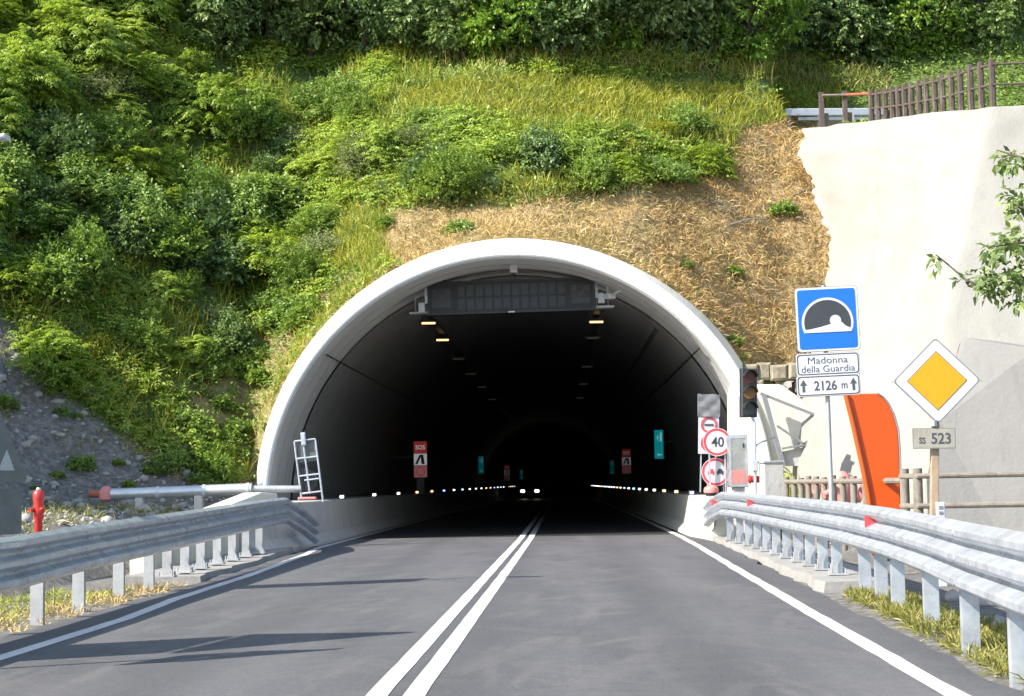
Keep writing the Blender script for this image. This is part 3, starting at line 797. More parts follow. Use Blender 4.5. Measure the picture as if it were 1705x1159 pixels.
# oncoming car deep in the tunnel
def car(x, y):
    t = thing('car', (x, y, 0), 'dark oncoming car with both headlights lit deep in the tunnel', 'car')
    w = 0.88
    prof = [(-0.0, 0.35), (0.0, 0.72), (0.12, 0.86), (1.0, 0.98), (1.75, 1.42), (3.1, 1.46), (4.0, 1.05), (4.25, 0.98), (4.3, 0.4)]
    m = MB(); rings = []
    for xs, ins in ((-w, 0.06), (-w + 0.1, 0.0), (w - 0.1, 0.0), (w, 0.06)):
        rings.append([Vector((x + xs * (1 if z < 1.0 else 0.8), y + yy, z - (ins if z > 1 else 0))) for yy, z in prof])
    m.sweep(rings); m.build('body', M['car_paint'], t, bevel=0.03)
    m = MB(); f = Fr((x, y + 1.34, 1.2), pitch=math.radians(-59)); m.prism(f, [(-0.72, -0.36), (0.72, -0.36), (0.6, 0.36), (-0.6, 0.36)], 0.03, 0.045); m.build('windscreen', M['glass'], t)
    for sx in (-1, 1):
        f = Fr((x + sx * 0.62, y, 0.68))
        h = MB().prism(f, rrect(0.36, 0.2, 0.08), 0.0, 0.03).build('headlight', M['lamp_head'], t)
    MB().prism(Fr((x, y, 0.5)), rrect(0.9, 0.16, 0.04), 0.0, 0.02).build('grille', M['black'], t)
    MB().prism(Fr((x, y, 0.42)), rrect(0.5, 0.1, 0.01), 0.02, 0.03).build('number_plate', M['sign_white'], t)
    for sx in (-1, 1):
        MB().box((x + sx * 0.98, y + 1.45, 1.02), (0.18, 0.1, 0.12), bev=0.02).build('mirror', M['car_paint'], t)
        for yy in (0.85, 3.4):
            m = MB()
            m.tube([(x + sx * 0.68, y + yy, 0.32), (x + sx * 0.89, y + yy, 0.32)], 0.32, 20)
            wh = m.build('wheel', M['tyre'], t, smooth=True)
            MB().tube([(x + sx * 0.88, y + yy, 0.32), (x + sx * 0.9, y + yy, 0.32)], 0.2, 16).build('rim', M['zinc'], wh)
car(-2.85, 148)

# ------------------------------------------------------------------ retaining wall on the right
Ledge = [at(x, y, Y) for x, y, Y in ((1337, 217, 50), (1330, 258, 49), (1350, 300, 48), (1366, 350, 47), (1382, 400, 46), (1374, 470, 45), (1352, 600, 43.4), (1300, 642, 42.6), (1285, 720, 42.0), (1275, 900, 41.4))]
Crease = [at(x, y, Y) for x, y, Y in ((1640, 184, 40), (1632, 225, 39.7), (1618, 290, 39.2), (1606, 350, 38.7), (1594, 405, 38.2), (1580, 470, 37.6), (1558, 580, 36.7), (1548, 640, 36.2), (1540, 720, 35.6), (1525, 910, 34.6))]
Right = [v + Vector((9.0, -1.2, 0.0)) for v in Crease]
n1 = Waves(12, 2.2, 31, 3); n2 = Waves(12, 0.7, 32, 3)
def wall_grid(cols, nu, nv):
    rows_ = []
    for v in np.linspace(0, len(cols[0]) - 1, nv):
        i = min(int(v), len(cols[0]) - 2); f = v - i
        c = [a[i].lerp(a[i + 1], f) for a in cols]
        r = []
        for k in range(len(c) - 1):
            for u in np.linspace(0, 1, nu)[(1 if k else 0):]: r.append(c[k].lerp(c[k + 1], u))
        rows_.append(r)
    return np.array([[tuple(p) for p in r] for r in rows_])
G = wall_grid([Ledge, Crease, Right], 46, 90)
nrm = np.array((-0.75, -0.62, 0.2))
G = G + nrm * (0.045 * n1(G) + 0.02 * n2(G))[..., None]
_e = Waves(20, 1.1, 33); _rz = G[:, 0, 2]
G[:, 0] += (0.045 * _e(np.stack((_rz, _rz * 0.7), -1)) + 0.05 * _e(np.stack((_rz * 4.1, _rz), -1)))[:, None] * np.array((1.0, 0.2, 0))
# sagging joint folds down the face
u = np.arange(G.shape[1])
for k0, s, dep in ((24, 0.12, 0.07), (33, 0.05, 0.05), (45, 0.0, 0.06)):
    for r in range(G.shape[0]):
        d = (u - (k0 - s * r)) ; w = np.where((d > 0) & (d < 6), dep * (1 - d / 6), 0)
        G[r] += w[:, None] * nrm
top = G[0] + np.array((0.25, 0.15, 0.10)); top2 = G[0] + np.array((1.6, 0.9, 0.12)); low = G[0] + np.array((0.05, 0.03, 0.075))
G = np.concatenate((top2[None], top[None], low[None], G), 0)
ny_, nx_ = G.shape[:2]; ii = np.arange(ny_ * nx_).reshape(ny_, nx_)
Qw = np.stack((ii[:-1, :-1], ii[:-1, 1:], ii[1:, 1:], ii[1:, :-1]), -1).reshape(-1, 4)
wl = thing('retaining_wall', (8, 38, 0), 'tall cream sprayed concrete retaining wall right of the tunnel', 'wall')
o = np_mesh('face', G.reshape(-1, 3), Qw, M['wall'], wl, smooth=True)
# grey buttress panel standing proud of the wall, turned a little more to the road
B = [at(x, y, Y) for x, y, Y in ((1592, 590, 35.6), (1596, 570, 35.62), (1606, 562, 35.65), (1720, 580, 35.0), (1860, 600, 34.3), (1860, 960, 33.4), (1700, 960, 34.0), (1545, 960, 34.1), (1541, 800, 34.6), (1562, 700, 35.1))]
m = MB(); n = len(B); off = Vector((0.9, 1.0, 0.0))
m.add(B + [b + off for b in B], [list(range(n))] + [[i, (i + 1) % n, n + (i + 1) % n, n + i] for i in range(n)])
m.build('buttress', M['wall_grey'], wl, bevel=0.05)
# wing wall between the portal and the retaining wall
wg = thing('wing_wall', at(1310, 800, 41), 'white concrete wing wall with grey bars between portal and retaining wall', 'wall')
q = [(1215, 640), (1300, 640), (1332, 662), (1362, 690), (1352, 760), (1345, 830), (1215, 830)]
m = MB(); pts = [at(x, y, 40.74) for x, y in q]; n = len(pts)
m.add(pts + [p + Vector((0.1, 1.6, 0)) for p in pts], [list(range(n))] + [[i, (i + 1) % n, n + (i + 1) % n, n + i] for i in range(n)])
m.build('concrete_face', M['cream_conc'], wg, bevel=0.04)
for (a, b, w) in (((1266, 655), (1362, 693), 0.06), ((1272, 658), (1304, 776), 0.17), ((1294, 709), (1338, 739), 0.05), ((1338, 739), (1356, 727), 0.05), ((1303, 747), (1352, 738), 0.05), ((1361, 694), (1353, 730), 0.03)):
    MB().bar(at(*a, 40.35), at(*b, 40.35), 0.10, w).build('grey_bar', M['frame_grey'], wg)  # plain grey bars set just in front of the concrete face
q = [(1303, 752), (1352, 742), (1352, 760), (1336, 776), (1306, 776)]
m = MB(); pts = [at(x, y, 40.42) for x, y in q]; n = len(pts)
m.add(pts + [p + Vector((0, 0.15, 0)) for p in pts], [list(range(n))] + [[i, (i + 1) % n, n + (i + 1) % n, n + i] for i in range(n)])
m.build('grey_plate', M['conc'], wg)  # flat grey plate below the bars
# old masonry ledge above it
ml = thing('stone_ledge', at(1290, 640, 41.2), 'rough brown stone ledge with dark gaps above the wing wall', 'ledge')
def ledge_stone(x0, x1, y0, y1, i, d, nm):
    a, b = at(x0, y1, 41.0), at(x1, y0, 41.0)
    fr_ = Fr((0, 0, 0), 0.05 * math.sin(i * 2.1), 0.03 * math.sin(i * 3.7))
    MB().box(((a.x + b.x) / 2, 41.35 + 0.07 * math.sin(i * 1.7), (a.z + b.z) / 2), (b.x - a.x, d, b.z - a.z), fr_, 0.06).build(nm, M['masonry'], ml)
for i, (x0, x1, y0, y1) in enumerate(((1240, 1262, 606, 634), (1262.5, 1283, 603, 633), (1284, 1312, 607, 634), (1313, 1340, 604, 632), (1341, 1380, 606, 634))):
    ledge_stone(x0, x1, y0, y1, i, 0.8, 'stone')
for i, (x0, x1, y0, y1) in enumerate(((1244, 1271, 632, 650), (1293, 1303, 632, 650), (1325, 1378, 632, 652))):
    ledge_stone(x0, x1, y0, y1, i + 7, 0.7, 'support_block')

# ------------------------------------------------------------------ steel guardrails
WAVE = [(0.0, 0.0), (0.012, 0.012), (0.092, 0.048), (0.106, 0.064), (0.106, 0.104), (0.092, 0.120), (0.012, 0.158)]
def rail_profile():
    f = []
    for k in range(3): f += [(a, z + 0.18 * k) for a, z in WAVE]
    return f
def guardrail(name, path, tops, face, label, posts, plates, wts=None):
    """path: (x, y) line of posts; tops: height of the rail's upper edge; face: +1 rail looks to +x, -1 to -x"""
    t = thing(name, (path[0][0], path[0][1], 0), label, 'guardrail')
    pr = rail_profile()
    ys_ = np.array([p[1] for p in path]); xs_ = np.array([p[0] for p in path]); zs_ = np.array(tops)
    yy = np.unique(np.concatenate((np.arange(ys_[0], ys_[-1], 0.6), ys_)))
    m = MB(); rings = []
    Hh = 0.53
    for i, y in enumerate(yy):
        x = np.interp(y, ys_, xs_); zt = np.interp(y, ys_, zs_)
        y2 = min(y + 0.3, ys_[-1]); y1 = max(y - 0.3, ys_[0])
        dx, dy = np.interp(y2, ys_, xs_) - np.interp(y1, ys_, xs_), y2 - y1
        L = math.hypot(dx, dy); nxy = Vector((dy / L, -dx / L, 0)) * face
        o = Vector((x, y, zt - Hh)) + nxy * 0.10
        fr_ = [o + nxy * a + Vector((0, 0, z)) for a, z in pr]
        bk_ = [o + nxy * (a - 0.007) + Vector((0, 0, z + (0.004 if k == 0 else 0))) for k, (a, z) in enumerate(pr)]
        rings.append(fr_ + bk_[::-1])
    m.sweep(rings)
    m.build('rail', M['zinc'], t)
    for y in plates:      # overlapping joint of two rail lengths with its bolts
        x = np.interp(y, ys_, xs_); zt = np.interp(y, ys_, zs_)
        m = MB(); r2 = []
        for yo in (-0.14, 0.14):
            xo = np.interp(y + yo, ys_, xs_)
            o = Vector((xo + face * 0.104, y + yo, np.interp(y + yo, ys_, zs_) - Hh))
            fr_ = [o + Vector((face * a, 0, z)) for a, z in pr]; bk_ = [o + Vector((face * (a - 0.003), 0, z)) for a, z in pr]
            r2.append(fr_ + bk_[::-1])
        m.sweep(r2)
        for k in range(3):
            for yo in (-0.08, 0.08):
                zz = zt - Hh + 0.085 + 0.18 * k
                m.tube([(x + face * 0.19, y + yo, zz), (x + face * 0.212, y + yo, zz)], 0.018, 6)
        m.build('joint_plate', M['zinc'], t, smooth=False)
    for y, plated in posts:
        x = np.interp(y, ys_, xs_); zt = np.interp(y, ys_, zs_) - 0.06
        m = MB()
        z0 = 0.07 if plated else -0.25
        m.box((x, y, (zt + z0) / 2), (0.13, 0.006, zt - z0))
        for s in (-1, 1): m.box((x + s * 0.065, y + 0.03, (zt + z0) / 2), (0.006, 0.06, zt - z0))
        p = m.build('post', M['zinc'] if face < 0 else M['zinc_dull'], t)
        MB().box((x + face * 0.085, y + 0.03, zt - 0.22), (0.05, 0.09, 0.34)).build('spacer', M['zinc_dull'], p)
        if plated:
            m = MB().box((x, y, 0.094), (0.24, 0.24, 0.02))
            m.add([(x + face * 0.0, y - 0.04, 0.1), (x + face * 0.12, y - 0.04, 0.1), (x, y - 0.04, 0.34), (x, y - 0.03, 0.1), (x + face * 0.12, y - 0.03, 0.1), (x, y - 0.03, 0.34)], [[0, 1, 2], [5, 4, 3], [0, 3, 4, 1], [1, 4, 5, 2], [2, 5, 3, 0]])
            for ax, ay in ((-0.09, -0.09), (0.09, -0.09), (0.09, 0.09), (-0.09, 0.09)): m.tube([(x + ax, y + ay, 0.1), (x + ax, y + ay, 0.16)], 0.012, 6)
            m.build('base_plate', M['zinc_dull'], p)
    return t, xs_, ys_, zs_
def ypost(px, py): return 0
rp = [(2.75, 4.0), (2.85, 10.0), (3.02, 12.3), (3.22, 14.4), (3.38, 17.0), (3.5, 20.5), (3.52, 26), (3.5, 33.0), (3.42, 35.2), (3.36, 36.4), (3.36, 38.1)]
rt = [0.96, 0.98, 0.99, 1.0, 1.02, 1.04, 1.06, 1.09, 1.09, 0.98, 0.78]
posts = [(y, True) for y in (34.8, 33.4, 32.0, 30.6, 29.3, 28.0, 26.7, 25.4, 24.2, 23.0, 21.8)] + [(y, False) for y in (19.6, 18.4, 17.3, 15.2, 13.0, 11.0, 8.9, 6.8)]
gr, xs_, ys_, zs_ = guardrail('guardrail', rp, rt, -1, 'sunlit steel triple-wave guardrail with red reflectors right of the road', posts, (32.7, 28.6, 24.5, 20.4, 16.3, 12.2))
for px_, Y in ((1208, 36.0), (1285, 30.2), (1483, 18.0)):
    x = np.interp(Y, ys_, xs_); zt = np.interp(Y, ys_, zs_)
    c = Vector((x - 0.14, Y, zt - 0.175))
    m = MB()
    m.add([c + Vector((0.03, -0.005, 0.09)), c + Vector((0.03, -0.005, -0.09)), c + Vector((-0.08, -0.005, -0.06)), c + Vector((-0.08, -0.005, 0.06)),
           c + Vector((0.03, 0.005, 0.09)), c + Vector((0.03, 0.005, -0.09)), c + Vector((-0.08, 0.005, -0.06)), c + Vector((-0.08, 0.005, 0.06))],
          [[0, 1, 2, 3], [7, 6, 5, 4], [0, 3, 7, 4], [1, 5, 6, 2], [0, 4, 5, 1], [3, 2, 6, 7]])
    m.build('reflector', M['sign_red'], gr)
lp = [(-5.3, 6.0), (-5.34, 16.0), (-5.45, 18.5), (-5.52, 24), (-5.68, 31.0), (-5.62, 33.4), (-5.50, 34.6), (-5.45, 36.3)]
lt = [0.84, 0.89, 0.93, 1.0, 1.09, 1.12, 0.90, 0.60]
posts = [(y, False) for y in (8.8, 11.0, 13.0, 15.2, 17.2, 18.9, 20.7, 22.3)] + [(y, True) for y in (23.4, 24.6, 25.8, 27.2, 28.6, 30.0, 31.4)]
guardrail('guardrail', lp, lt, 1, 'shaded steel triple-wave guardrail left of the road', posts, (14.3, 18.4, 22.5, 26.6, 30.7))

# ------------------------------------------------------------------ signs on the right
Y = 23.5; k = Y / FOC
pole = at(1383, 700, Y)
t = thing('tunnel_sign', (pole.x, Y + 0.08, 0), 'blue square tunnel sign above two white name and length plates', 'road sign')
MB().tube([(pole.x, Y + 0.08, -0.2), (pole.x - 0.03, Y + 0.08, at(1378, 474, Y).z)], 0.032, 12).build('pole', M['zinc_dull'], t, smooth=True)
f = Fr(at(1377.5, 531, Y), yaw=-0.05, roll=math.radians(1.6))
w, h = 104 * k, 108 * k
def plate(parent, f, w, h, r, body, rim=0.012, white=None):
    p = MB().prism(f, rrect(w, h, r), -0.022, 0.0).build('panel', M['frame_grey'], parent)
    MB().prism(f, rrect(w - 2 * rim, h - 2 * rim, r), 0.0, 0.003).build('field', M[body], p)
    return p
p = plate(t, f, w, h, 0.05, 'sign_white', 0.008)
MB().prism(f, rrect(w - 0.07, h - 0.07, 0.04), 0.003, 0.006).build('blue_field', M['sign_blue'], p)
ro = 44 * k; cx0, cy0 = 0, -8 * k
def arcp(r, a0, a1, n=28): return [(cx0 + r * math.cos(math.radians(a0 + (a1 - a0) * i / n)), cy0 + r * 0.98 * math.sin(math.radians(a0 + (a1 - a0) * i / n)) + 2 * k) for i in range(n + 1)]
yb = cy0 - 20 * k
MB().prism(f, arcp(ro - 5.5 * k, -16, 196)[0:], 0.009, 0.012).build('tunnel_symbol', M['sign_black'], p)
rim = arcp(ro - 1.5 * k, -23, 203)
MB().prism(f, rim, 0.006, 0.009).build('symbol_rim', M['sign_white'], p)
m = MB()
xr = (ro - 6 * k)
ylo = rim[0][1]
m.prism(f, [(-xr - 1 * k, ylo), (xr + 1 * k, ylo), (xr + 1 * k, ylo + 5 * k), (xr - 8 * k, ylo + 9 * k), (xr - 15 * k, ylo + 16 * k), (10 * k, ylo + 14 * k), (4 * k, ylo + 13 * k), (-12 * k, ylo + 9 * k), (-xr - 1 * k, ylo + 4 * k)], 0.012, 0.015)
m.prism(f, circle(9.2 * k, 20, 13 * k, ylo + 19 * k), 0.0125, 0.0155)
m.build('road_symbol', M['sign_white'], p)
f2 = Fr(at(1378.5, 606, Y), yaw=-0.05, roll=math.radians(1.6))
p = plate(t, f2, 105 * k, 38 * k, 0.035, 'sign_white', 0.006)
MB().ringprism(f2, rrect(101 * k, 34 * k, 0.04), rrect(97.5 * k, 30.5 * k, 0.035), 0.003, 0.006).build('border', M['letter'], p)
MB().text(f2, 'Madonna', 16.5 * k, 0, 6.6 * k, 0.003, 0.006, 1.10, 0.0).text(f2, 'della Guardia', 16 * k, 0, -7.6 * k, 0.003, 0.006, 1.04, 0.0).build('lettering', M['letter'], p)
f3 = Fr(at(1379.5, 641.5, Y), yaw=-0.05, roll=math.radians(1.6))
p = plate(t, f3, 105 * k, 36 * k, 0.035, 'sign_white', 0.006)
MB().ringprism(f3, rrect(101 * k, 32 * k, 0.04), rrect(97.5 * k, 28.5 * k, 0.035), 0.003, 0.006).build('border', M['letter'], p)
m = MB().text(f3, '2126', 22 * k, -5 * k, 0, 0.003, 0.006, 0.86, 0.004).text(f3, 'm', 18 * k, 26 * k, -2 * k, 0.003, 0.006, 0.8, 0.002)
m.build('lettering', M['letter'], p)
m = MB()
for x in (-41 * k, 41 * k):
    m.prism(f3, [(x - 2.3 * k, -10 * k), (x + 2.3 * k, -10 * k), (x + 2.3 * k, 1 * k), (x + 6 * k, 1 * k), (x, 11 * k), (x - 6 * k, 1 * k), (x - 2.3 * k, 1 * k)], 0.003, 0.006)
m.build('arrow', M['letter'], p)

Y = 23.0; k = Y / FOC
c = at(1560, 634, Y)
t = thing('priority_sign', (at(1555, 800, Y).x, Y + 0.1, 0), 'white diamond priority sign with yellow centre above a number plate on weathered post', 'road sign')
pb, pt = at(1554, 860, Y + 0.09), at(1558, 700, Y + 0.09)
MB().bar((pb.x - 0.03, Y + 0.09, -0.2), (pt.x, Y + 0.09, pt.z + 0.3), 13 * k, 0.10).build('post', M['rust_post'], t, bevel=0.01)
f = Fr(c, yaw=-0.03)
def dia(a, r):
    # diamond with rounded corners
    s = a * math.sqrt(2)
    return [((x - y) / math.sqrt(2), (x + y) / math.sqrt(2)) for x, y in rrect(s, s, r)]
p = MB().prism(f, dia(72 * k, 0.05), -0.025, 0.0).build('panel', M['frame_grey'], t)
MB().prism(f, dia(69 * k, 0.05), 0.0, 0.003).build('white_field', M['sign_white'], p)
MB().prism(f, dia(49.5 * k, 0.008), 0.003, 0.006).build('outline', M['letter'], p)
MB().prism(f, dia(48 * k, 0.006), 0.006, 0.009).build('yellow_field', M['sign_yellow'], p)
m = MB()
for sx in (-1, 1): m.tube([f.p(sx * 71 * k, 0, -0.01), f.p(sx * 74 * k, 0, -0.01)], 0.012, 6)
m.build('bolt', M['zinc_dull'], p)
f = Fr(at(1555.5, 730, Y - 0.02), yaw=-0.03, roll=math.radians(-0.6))
p = MB().prism(f, rrect(70 * k, 34 * k, 0.006), -0.02, 0.0).build('number_plate', M['frame_grey'], t)
MB().prism(f, rrect(67 * k, 31 * k, 0.004), 0.0, 0.003).build('field', M['sign_dirty'], p)
MB().text(f, '523', 25 * k, 11 * k, 0, 0.003, 0.006, 0.9, 0.004).build('lettering', M['letter'], p)
MB().text(f, 'SS', 14 * k, -19.5 * k, -3.5 * k, 0.003, 0.006, 0.85, 0.003).build('lettering', M['letter'], p)
MB().tube([f.p(0, 20 * k, -0.02), f.p(0, 30 * k, -0.02)], 0.05, 8).build('clamp', M['zinc_dull'], t)

# orange curved blade
Y = 28.0
Lp = [(1409, 656), (1413, 672), (1420, 700), (1429, 740), (1438, 780), (1446, 820), (1450, 850), (1452, 925)]
Rp = [(1502, 925), (1500, 850), (1499, 800), (1498, 750), (1495, 715), (1488, 690), (1479, 672), (1470, 661), (1460, 655)]
t = thing('orange_totem', at(1475, 925, Y), 'bright orange curved blade-shaped totem behind the right guardrail', 'totem')
pts = [at(x, y, Y) for x, y in Lp + Rp]; n = len(pts)
m = MB(); m.add(pts + [p + Vector((-0.02, 0.22, 0)) for p in pts], [list(range(n)), list(range(n, 2 * n))[::-1]] + [[i, (i + 1) % n, n + (i + 1) % n, n + i] for i in range(n)])
m.build('blade', M['orange'], t, bevel=0.02)
m = MB(); m.tube([at(x - 1, y, Y - 0.03) for x, y in Lp], 0.035, 8); m.build('edge_trim', M['orange_edge'], t, smooth=True)
m = MB(); m.tube([at(x + 1, y, Y - 0.02) for x, y in Rp], 0.014, 8); m.build('edge_trim', M['frame_grey'], t, smooth=True)

# traffic light
Y = 37.0; k = Y / FOC
c = at(1248, 654, Y)
t = thing('traffic_light', at(1257, 815, Y), 'unlit three-lens traffic light beside the right leg of the portal', 'traffic light')
f = Fr(c, yaw=0.12, roll=math.radians(-1.5))
MB().box(f.p(0, 0, -0.12), (27 * k, 0.24, 81 * k), f, 0.03).build('housing', M['black'], t)
for i, mt in enumerate(('lens_red', 'lens_amber', 'lens_green')):
    y = (26 - 26 * i) * k
    MB().prism(f, circle(10.5 * k, 24, 0, y), 0.0, 0.02).build('lens', M[mt], t)
    v = MB(); ro_ = 11.8 * k; R1 = []
    for cc in (0.0, 0.2):
        R1.append([f.p(ro_ * math.cos(math.radians(a)), y + ro_ * math.sin(math.radians(a)), cc) for a in range(0, 181, 15)] + [f.p((ro_ - 0.012) * math.cos(math.radians(a)), y + (ro_ - 0.012) * math.sin(math.radians(a)), cc) for a in range(180, -1, -15)])
    v.sweep(R1); v.build('visor', M['black'], t)
MB().tube([at(1252, 692, Y + 0.1), at(1257, 706, Y + 0.1), at(1257, 770, Y + 0.1), at(1258, 830, Y + 0.1)], 0.035, 10).build('pole', M['zinc'], t, smooth=True)
MB().box(at(1257, 776, Y + 0.02), (9 * k, 0.12, 18 * k), bev=0.02).build('junction_box', M['zinc'], t)
MB().tube([at(1259, 742, Y + 0.1), at(1268, 736, Y + 0.15), at(1290, 729, Y + 0.5)], 0.022, 8).build('bracket', M['zinc_dull'], t)

# cabinet, pipes, box right of the portal
Y = 37.4; k = Y / FOC
f = Fr(at(1229.5, 768, Y), yaw=0.06)
t = thing('utility_cabinet', f.p(0, -43 * k), 'tall narrow stainless steel cabinet beside the round signs', 'cabinet')
MB().box(f.p(0, 0, -0.14), (32 * k, 0.28, 86 * k), f, 0.012).build('body', M['steel'], t)
MB().ringprism(f, rrect(31 * k, 84 * k, 0.01), rrect(24 * k, 76 * k, 0.01), 0.0, 0.015).build('door_frame', M['zinc'], t)
MB().box(f.p(0, -26 * k, 0.003), (22 * k, 0.01, 22 * k), f).build('hose_window', M['red_faded'], t)
MB().box(f.p(9 * k, 26 * k, 0.02), (0.03, 0.02, 0.1), f).build('handle', M['black'], t)
MB().box(f.p(0, -48 * k, -0.14), (20 * k, 0.2, 14 * k), f).build('plinth', M['conc'], t)
p0, p1 = at(1246, 798, 37.2), at(1277, 798, 37.2)
t = thing('fire_pipe', p0, 'short red fire pipe running from the cabinet to the grey box', 'pipe')
MB().tube([p0, p1], 0.075, 14).build('pipe_run', M['red'], t, smooth=True)
MB().tube([p0 + Vector((0.3, 0, -0.05)), p0 + Vector((0.3, 0, -0.7))], 0.03, 8).build('support', M['zinc'], t)
for s in (0.02, 0.38): MB().tube([p0 + Vector((s, 0, 0)), p0 + Vector((s + 0.03, 0, 0))], 0.10, 14).build('flange', M['red'], t, smooth=True)
Y = 36.6; f = Fr(at(1289, 791, Y), yaw=0.1); k = Y / FOC
t = thing('junction_cabinet', f.p(0, -0.5), 'squat grey concrete box at the end of the red pipe', 'box')
MB().box(f.p(0, -0.15, -0.25), (33 * k, 0.5, 42 * k + 0.3), f, 0.015).build('body', M['conc'], t)
MB().box(f.p(0, 21 * k + 0.01, -0.25), (36 * k, 0.55, 0.05), f, 0.01).build('lid', M['zinc_dull'], t)

# stand with round signs at the right of the mouth
Y = 38.6; k = Y / FOC
f = Fr(at(1180, 707, Y), roll=math.radians(-1.8))
t = thing('sign_stand', (f.o.x, Y, 0.95), 'white sign board with its top wrapped in grey plastic beside the 40 sign', 'sign board')
MB().box(f.p(0, 0, -0.02), (34 * k, 0.03, 97 * k), f).build('board', M['sign_white'], t)
m = MB(); G2 = []
for j in range(9):
    yy = 50 * k - j * 4.6 * k
    G2.append([f.p((-18.5 + i * 37 / 12) * k, yy + (2.0 * k * math.cos(i * 0.8 + j) if j < 8 else 0) * 0.5, 0.03 + 0.012 * math.sin(i * 0.7 + j * 1.3) + 0.010 * math.sin(j * 2.1 - i * 0.4)) for i in range(13)] + [f.p((18.5 - i * 37 / 12) * k, yy, -0.05) for i in range(13)])
m.sweep(G2); m.build('plastic_wrap', M['plastic_sheet'], t, smooth=True)
for y in (-0.5, -31):
    fq = Fr(f.p(0.5 * k, y * k, 0.0))
    MB().ringprism(f, circle(13.5 * k, 28, 0.5 * k, y * k), circle(10.2 * k, 28, 0.5 * k, y * k), 0.0, 0.01).build('sign_ring', M['sign_red'], t)
MB().prism(f, rrect(15 * k, 3.5 * k, 0.01, 3, 0.5 * k, -0.5 * k), 0.0, 0.006).build('lorry_symbol', M['letter'], t)
m = MB()
for x in (-12, 12): m.bar(f.p(x * k, -46 * k, -0.05), f.p(x * k * 1.1, -112 * k, 0.0), 0.03, 0.03)
m.build('leg', M['zinc'], t)
def roundsign(px, py, Y, r, label, sym):
    k = Y / FOC; f = Fr(at(px, py, Y), yaw=0.05)
    t = thing('round_sign', (f.o.x, Y, 0.95), label, 'road sign')
    MB().prism(f, circle(r * k), -0.02, 0.0).build('disc', M['sign_red'], t)
    MB().prism(f, circle((r - 5.2) * k), 0.0, 0.003).build('white_field', M['sign_white'], t)
    MB().ringprism(f, circle(r * k), circle((r - 1.0) * k), 0.0, 0.003).build('rim', M['sign_white'], t)
    sym(f, k, t)
    m = MB()
    for x in (-13, 13): m.bar(f.p(x * k, -r * k * 0.6, -0.05), (f.p(x * k, 0).x, Y + 0.07, 0.95), 0.035, 0.035)
    m.build('leg', M['zinc'], t)
def s40(f, k, t): MB().text(f, '40', 23 * k, 1 * k, 0, 0.003, 0.006, 0.92, 0.006).build('lettering', M['sign_black'], t)
def sno(f, k, t):
    for x, mt in ((-7.5, 'sign_red'), (7.5, 'sign_black')):
        m = MB()
        m.prism(f, [((x + a) * k, b * k) for a, b in ((-5.5, -3), (5.5, -3), (5.8, 1), (4.2, 1.6), (3, 5), (-3, 5), (-4.2, 1.6), (-5.8, 1))], 0.003, 0.006)
        for s in (-4, 4): m.prism(f, [((x + s - 1.2) * k, -5 * k), ((x + s + 1.2) * k, -5 * k), ((x + s + 1.2) * k, -3 * k), ((x + s - 1.2) * k, -3 * k)], 0.003, 0.006)
        m.build('car_symbol', M[mt], t)
roundsign(1194, 736, 37.7, 23.5, 'round red-rimmed speed limit sign reading 40 at the tunnel mouth', s40)
roundsign(1191.5, 786, 37.85, 23.5, 'round no-overtaking sign with two small cars below the 40 sign', sno)
c = at(1184, 814, 37.75)
t = thing('warning_lamp', c, 'small red warning lamp on the barrier below the no-overtaking sign', 'lamp')
MB().lathe(c + Vector((0, 0, -0.09)), [(0.16, 0), (0.17, 0.06), (0.15, 0.12), (0.08, 0.16)]).build('dome', M['red_faded'], t, smooth=True)
MB().lathe(c + Vector((0, 0, -0.16)), [(0.12, 0), (0.12, 0.08)]).build('foot', M['black'], t)

# stand seen from behind at the left of the mouth
Y = 37.0; k = Y / FOC
t = thing('folding_sign_stand', at(515, 832, Y), 'grey tube sign stand seen from behind left in the tunnel mouth', 'sign stand')
def bars(lst, w, Y): 
    m = MB()
    for a, b in lst: m.tube([at(*a, Y), at(*b, Y)], w, 8)
    return m
bars([((490, 735), (502, 830)), ((525, 731), (538, 836)), ((503, 722), (516, 822)), ((490, 735), (525, 731)), ((494, 764), (530, 760)), ((499, 793), (533, 789)), ((503, 822), (536, 818)), ((507, 800), (531, 797))], 0.022, Y).build('frame', M['zinc'], t, smooth=True)
f = Fr(at(511, 752, Y + 0.04), roll=math.radians(5))
MB().box(f.p(0, 0, -0.01), (32 * k, 0.02, 34 * k), f).build('board', M['alu_back'], t)
f = Fr(at(509, 800, Y + 0.05), roll=math.radians(5))
MB().prism(f, circle(20 * k), -0.02, 0.0).build('disc', M['black'], t)
MB().box(at(505, 731, Y - 0.02), (8 * k, 0.08, 22 * k), Fr((0, 0, 0), 0, math.radians(5)), 0.02).build('lamp', M['zinc'], t)
MB().box(at(512, 830, Y), (30 * k, 0.2, 5 * k), bev=0.02).build('ballast_block', M['red_faded'], t)

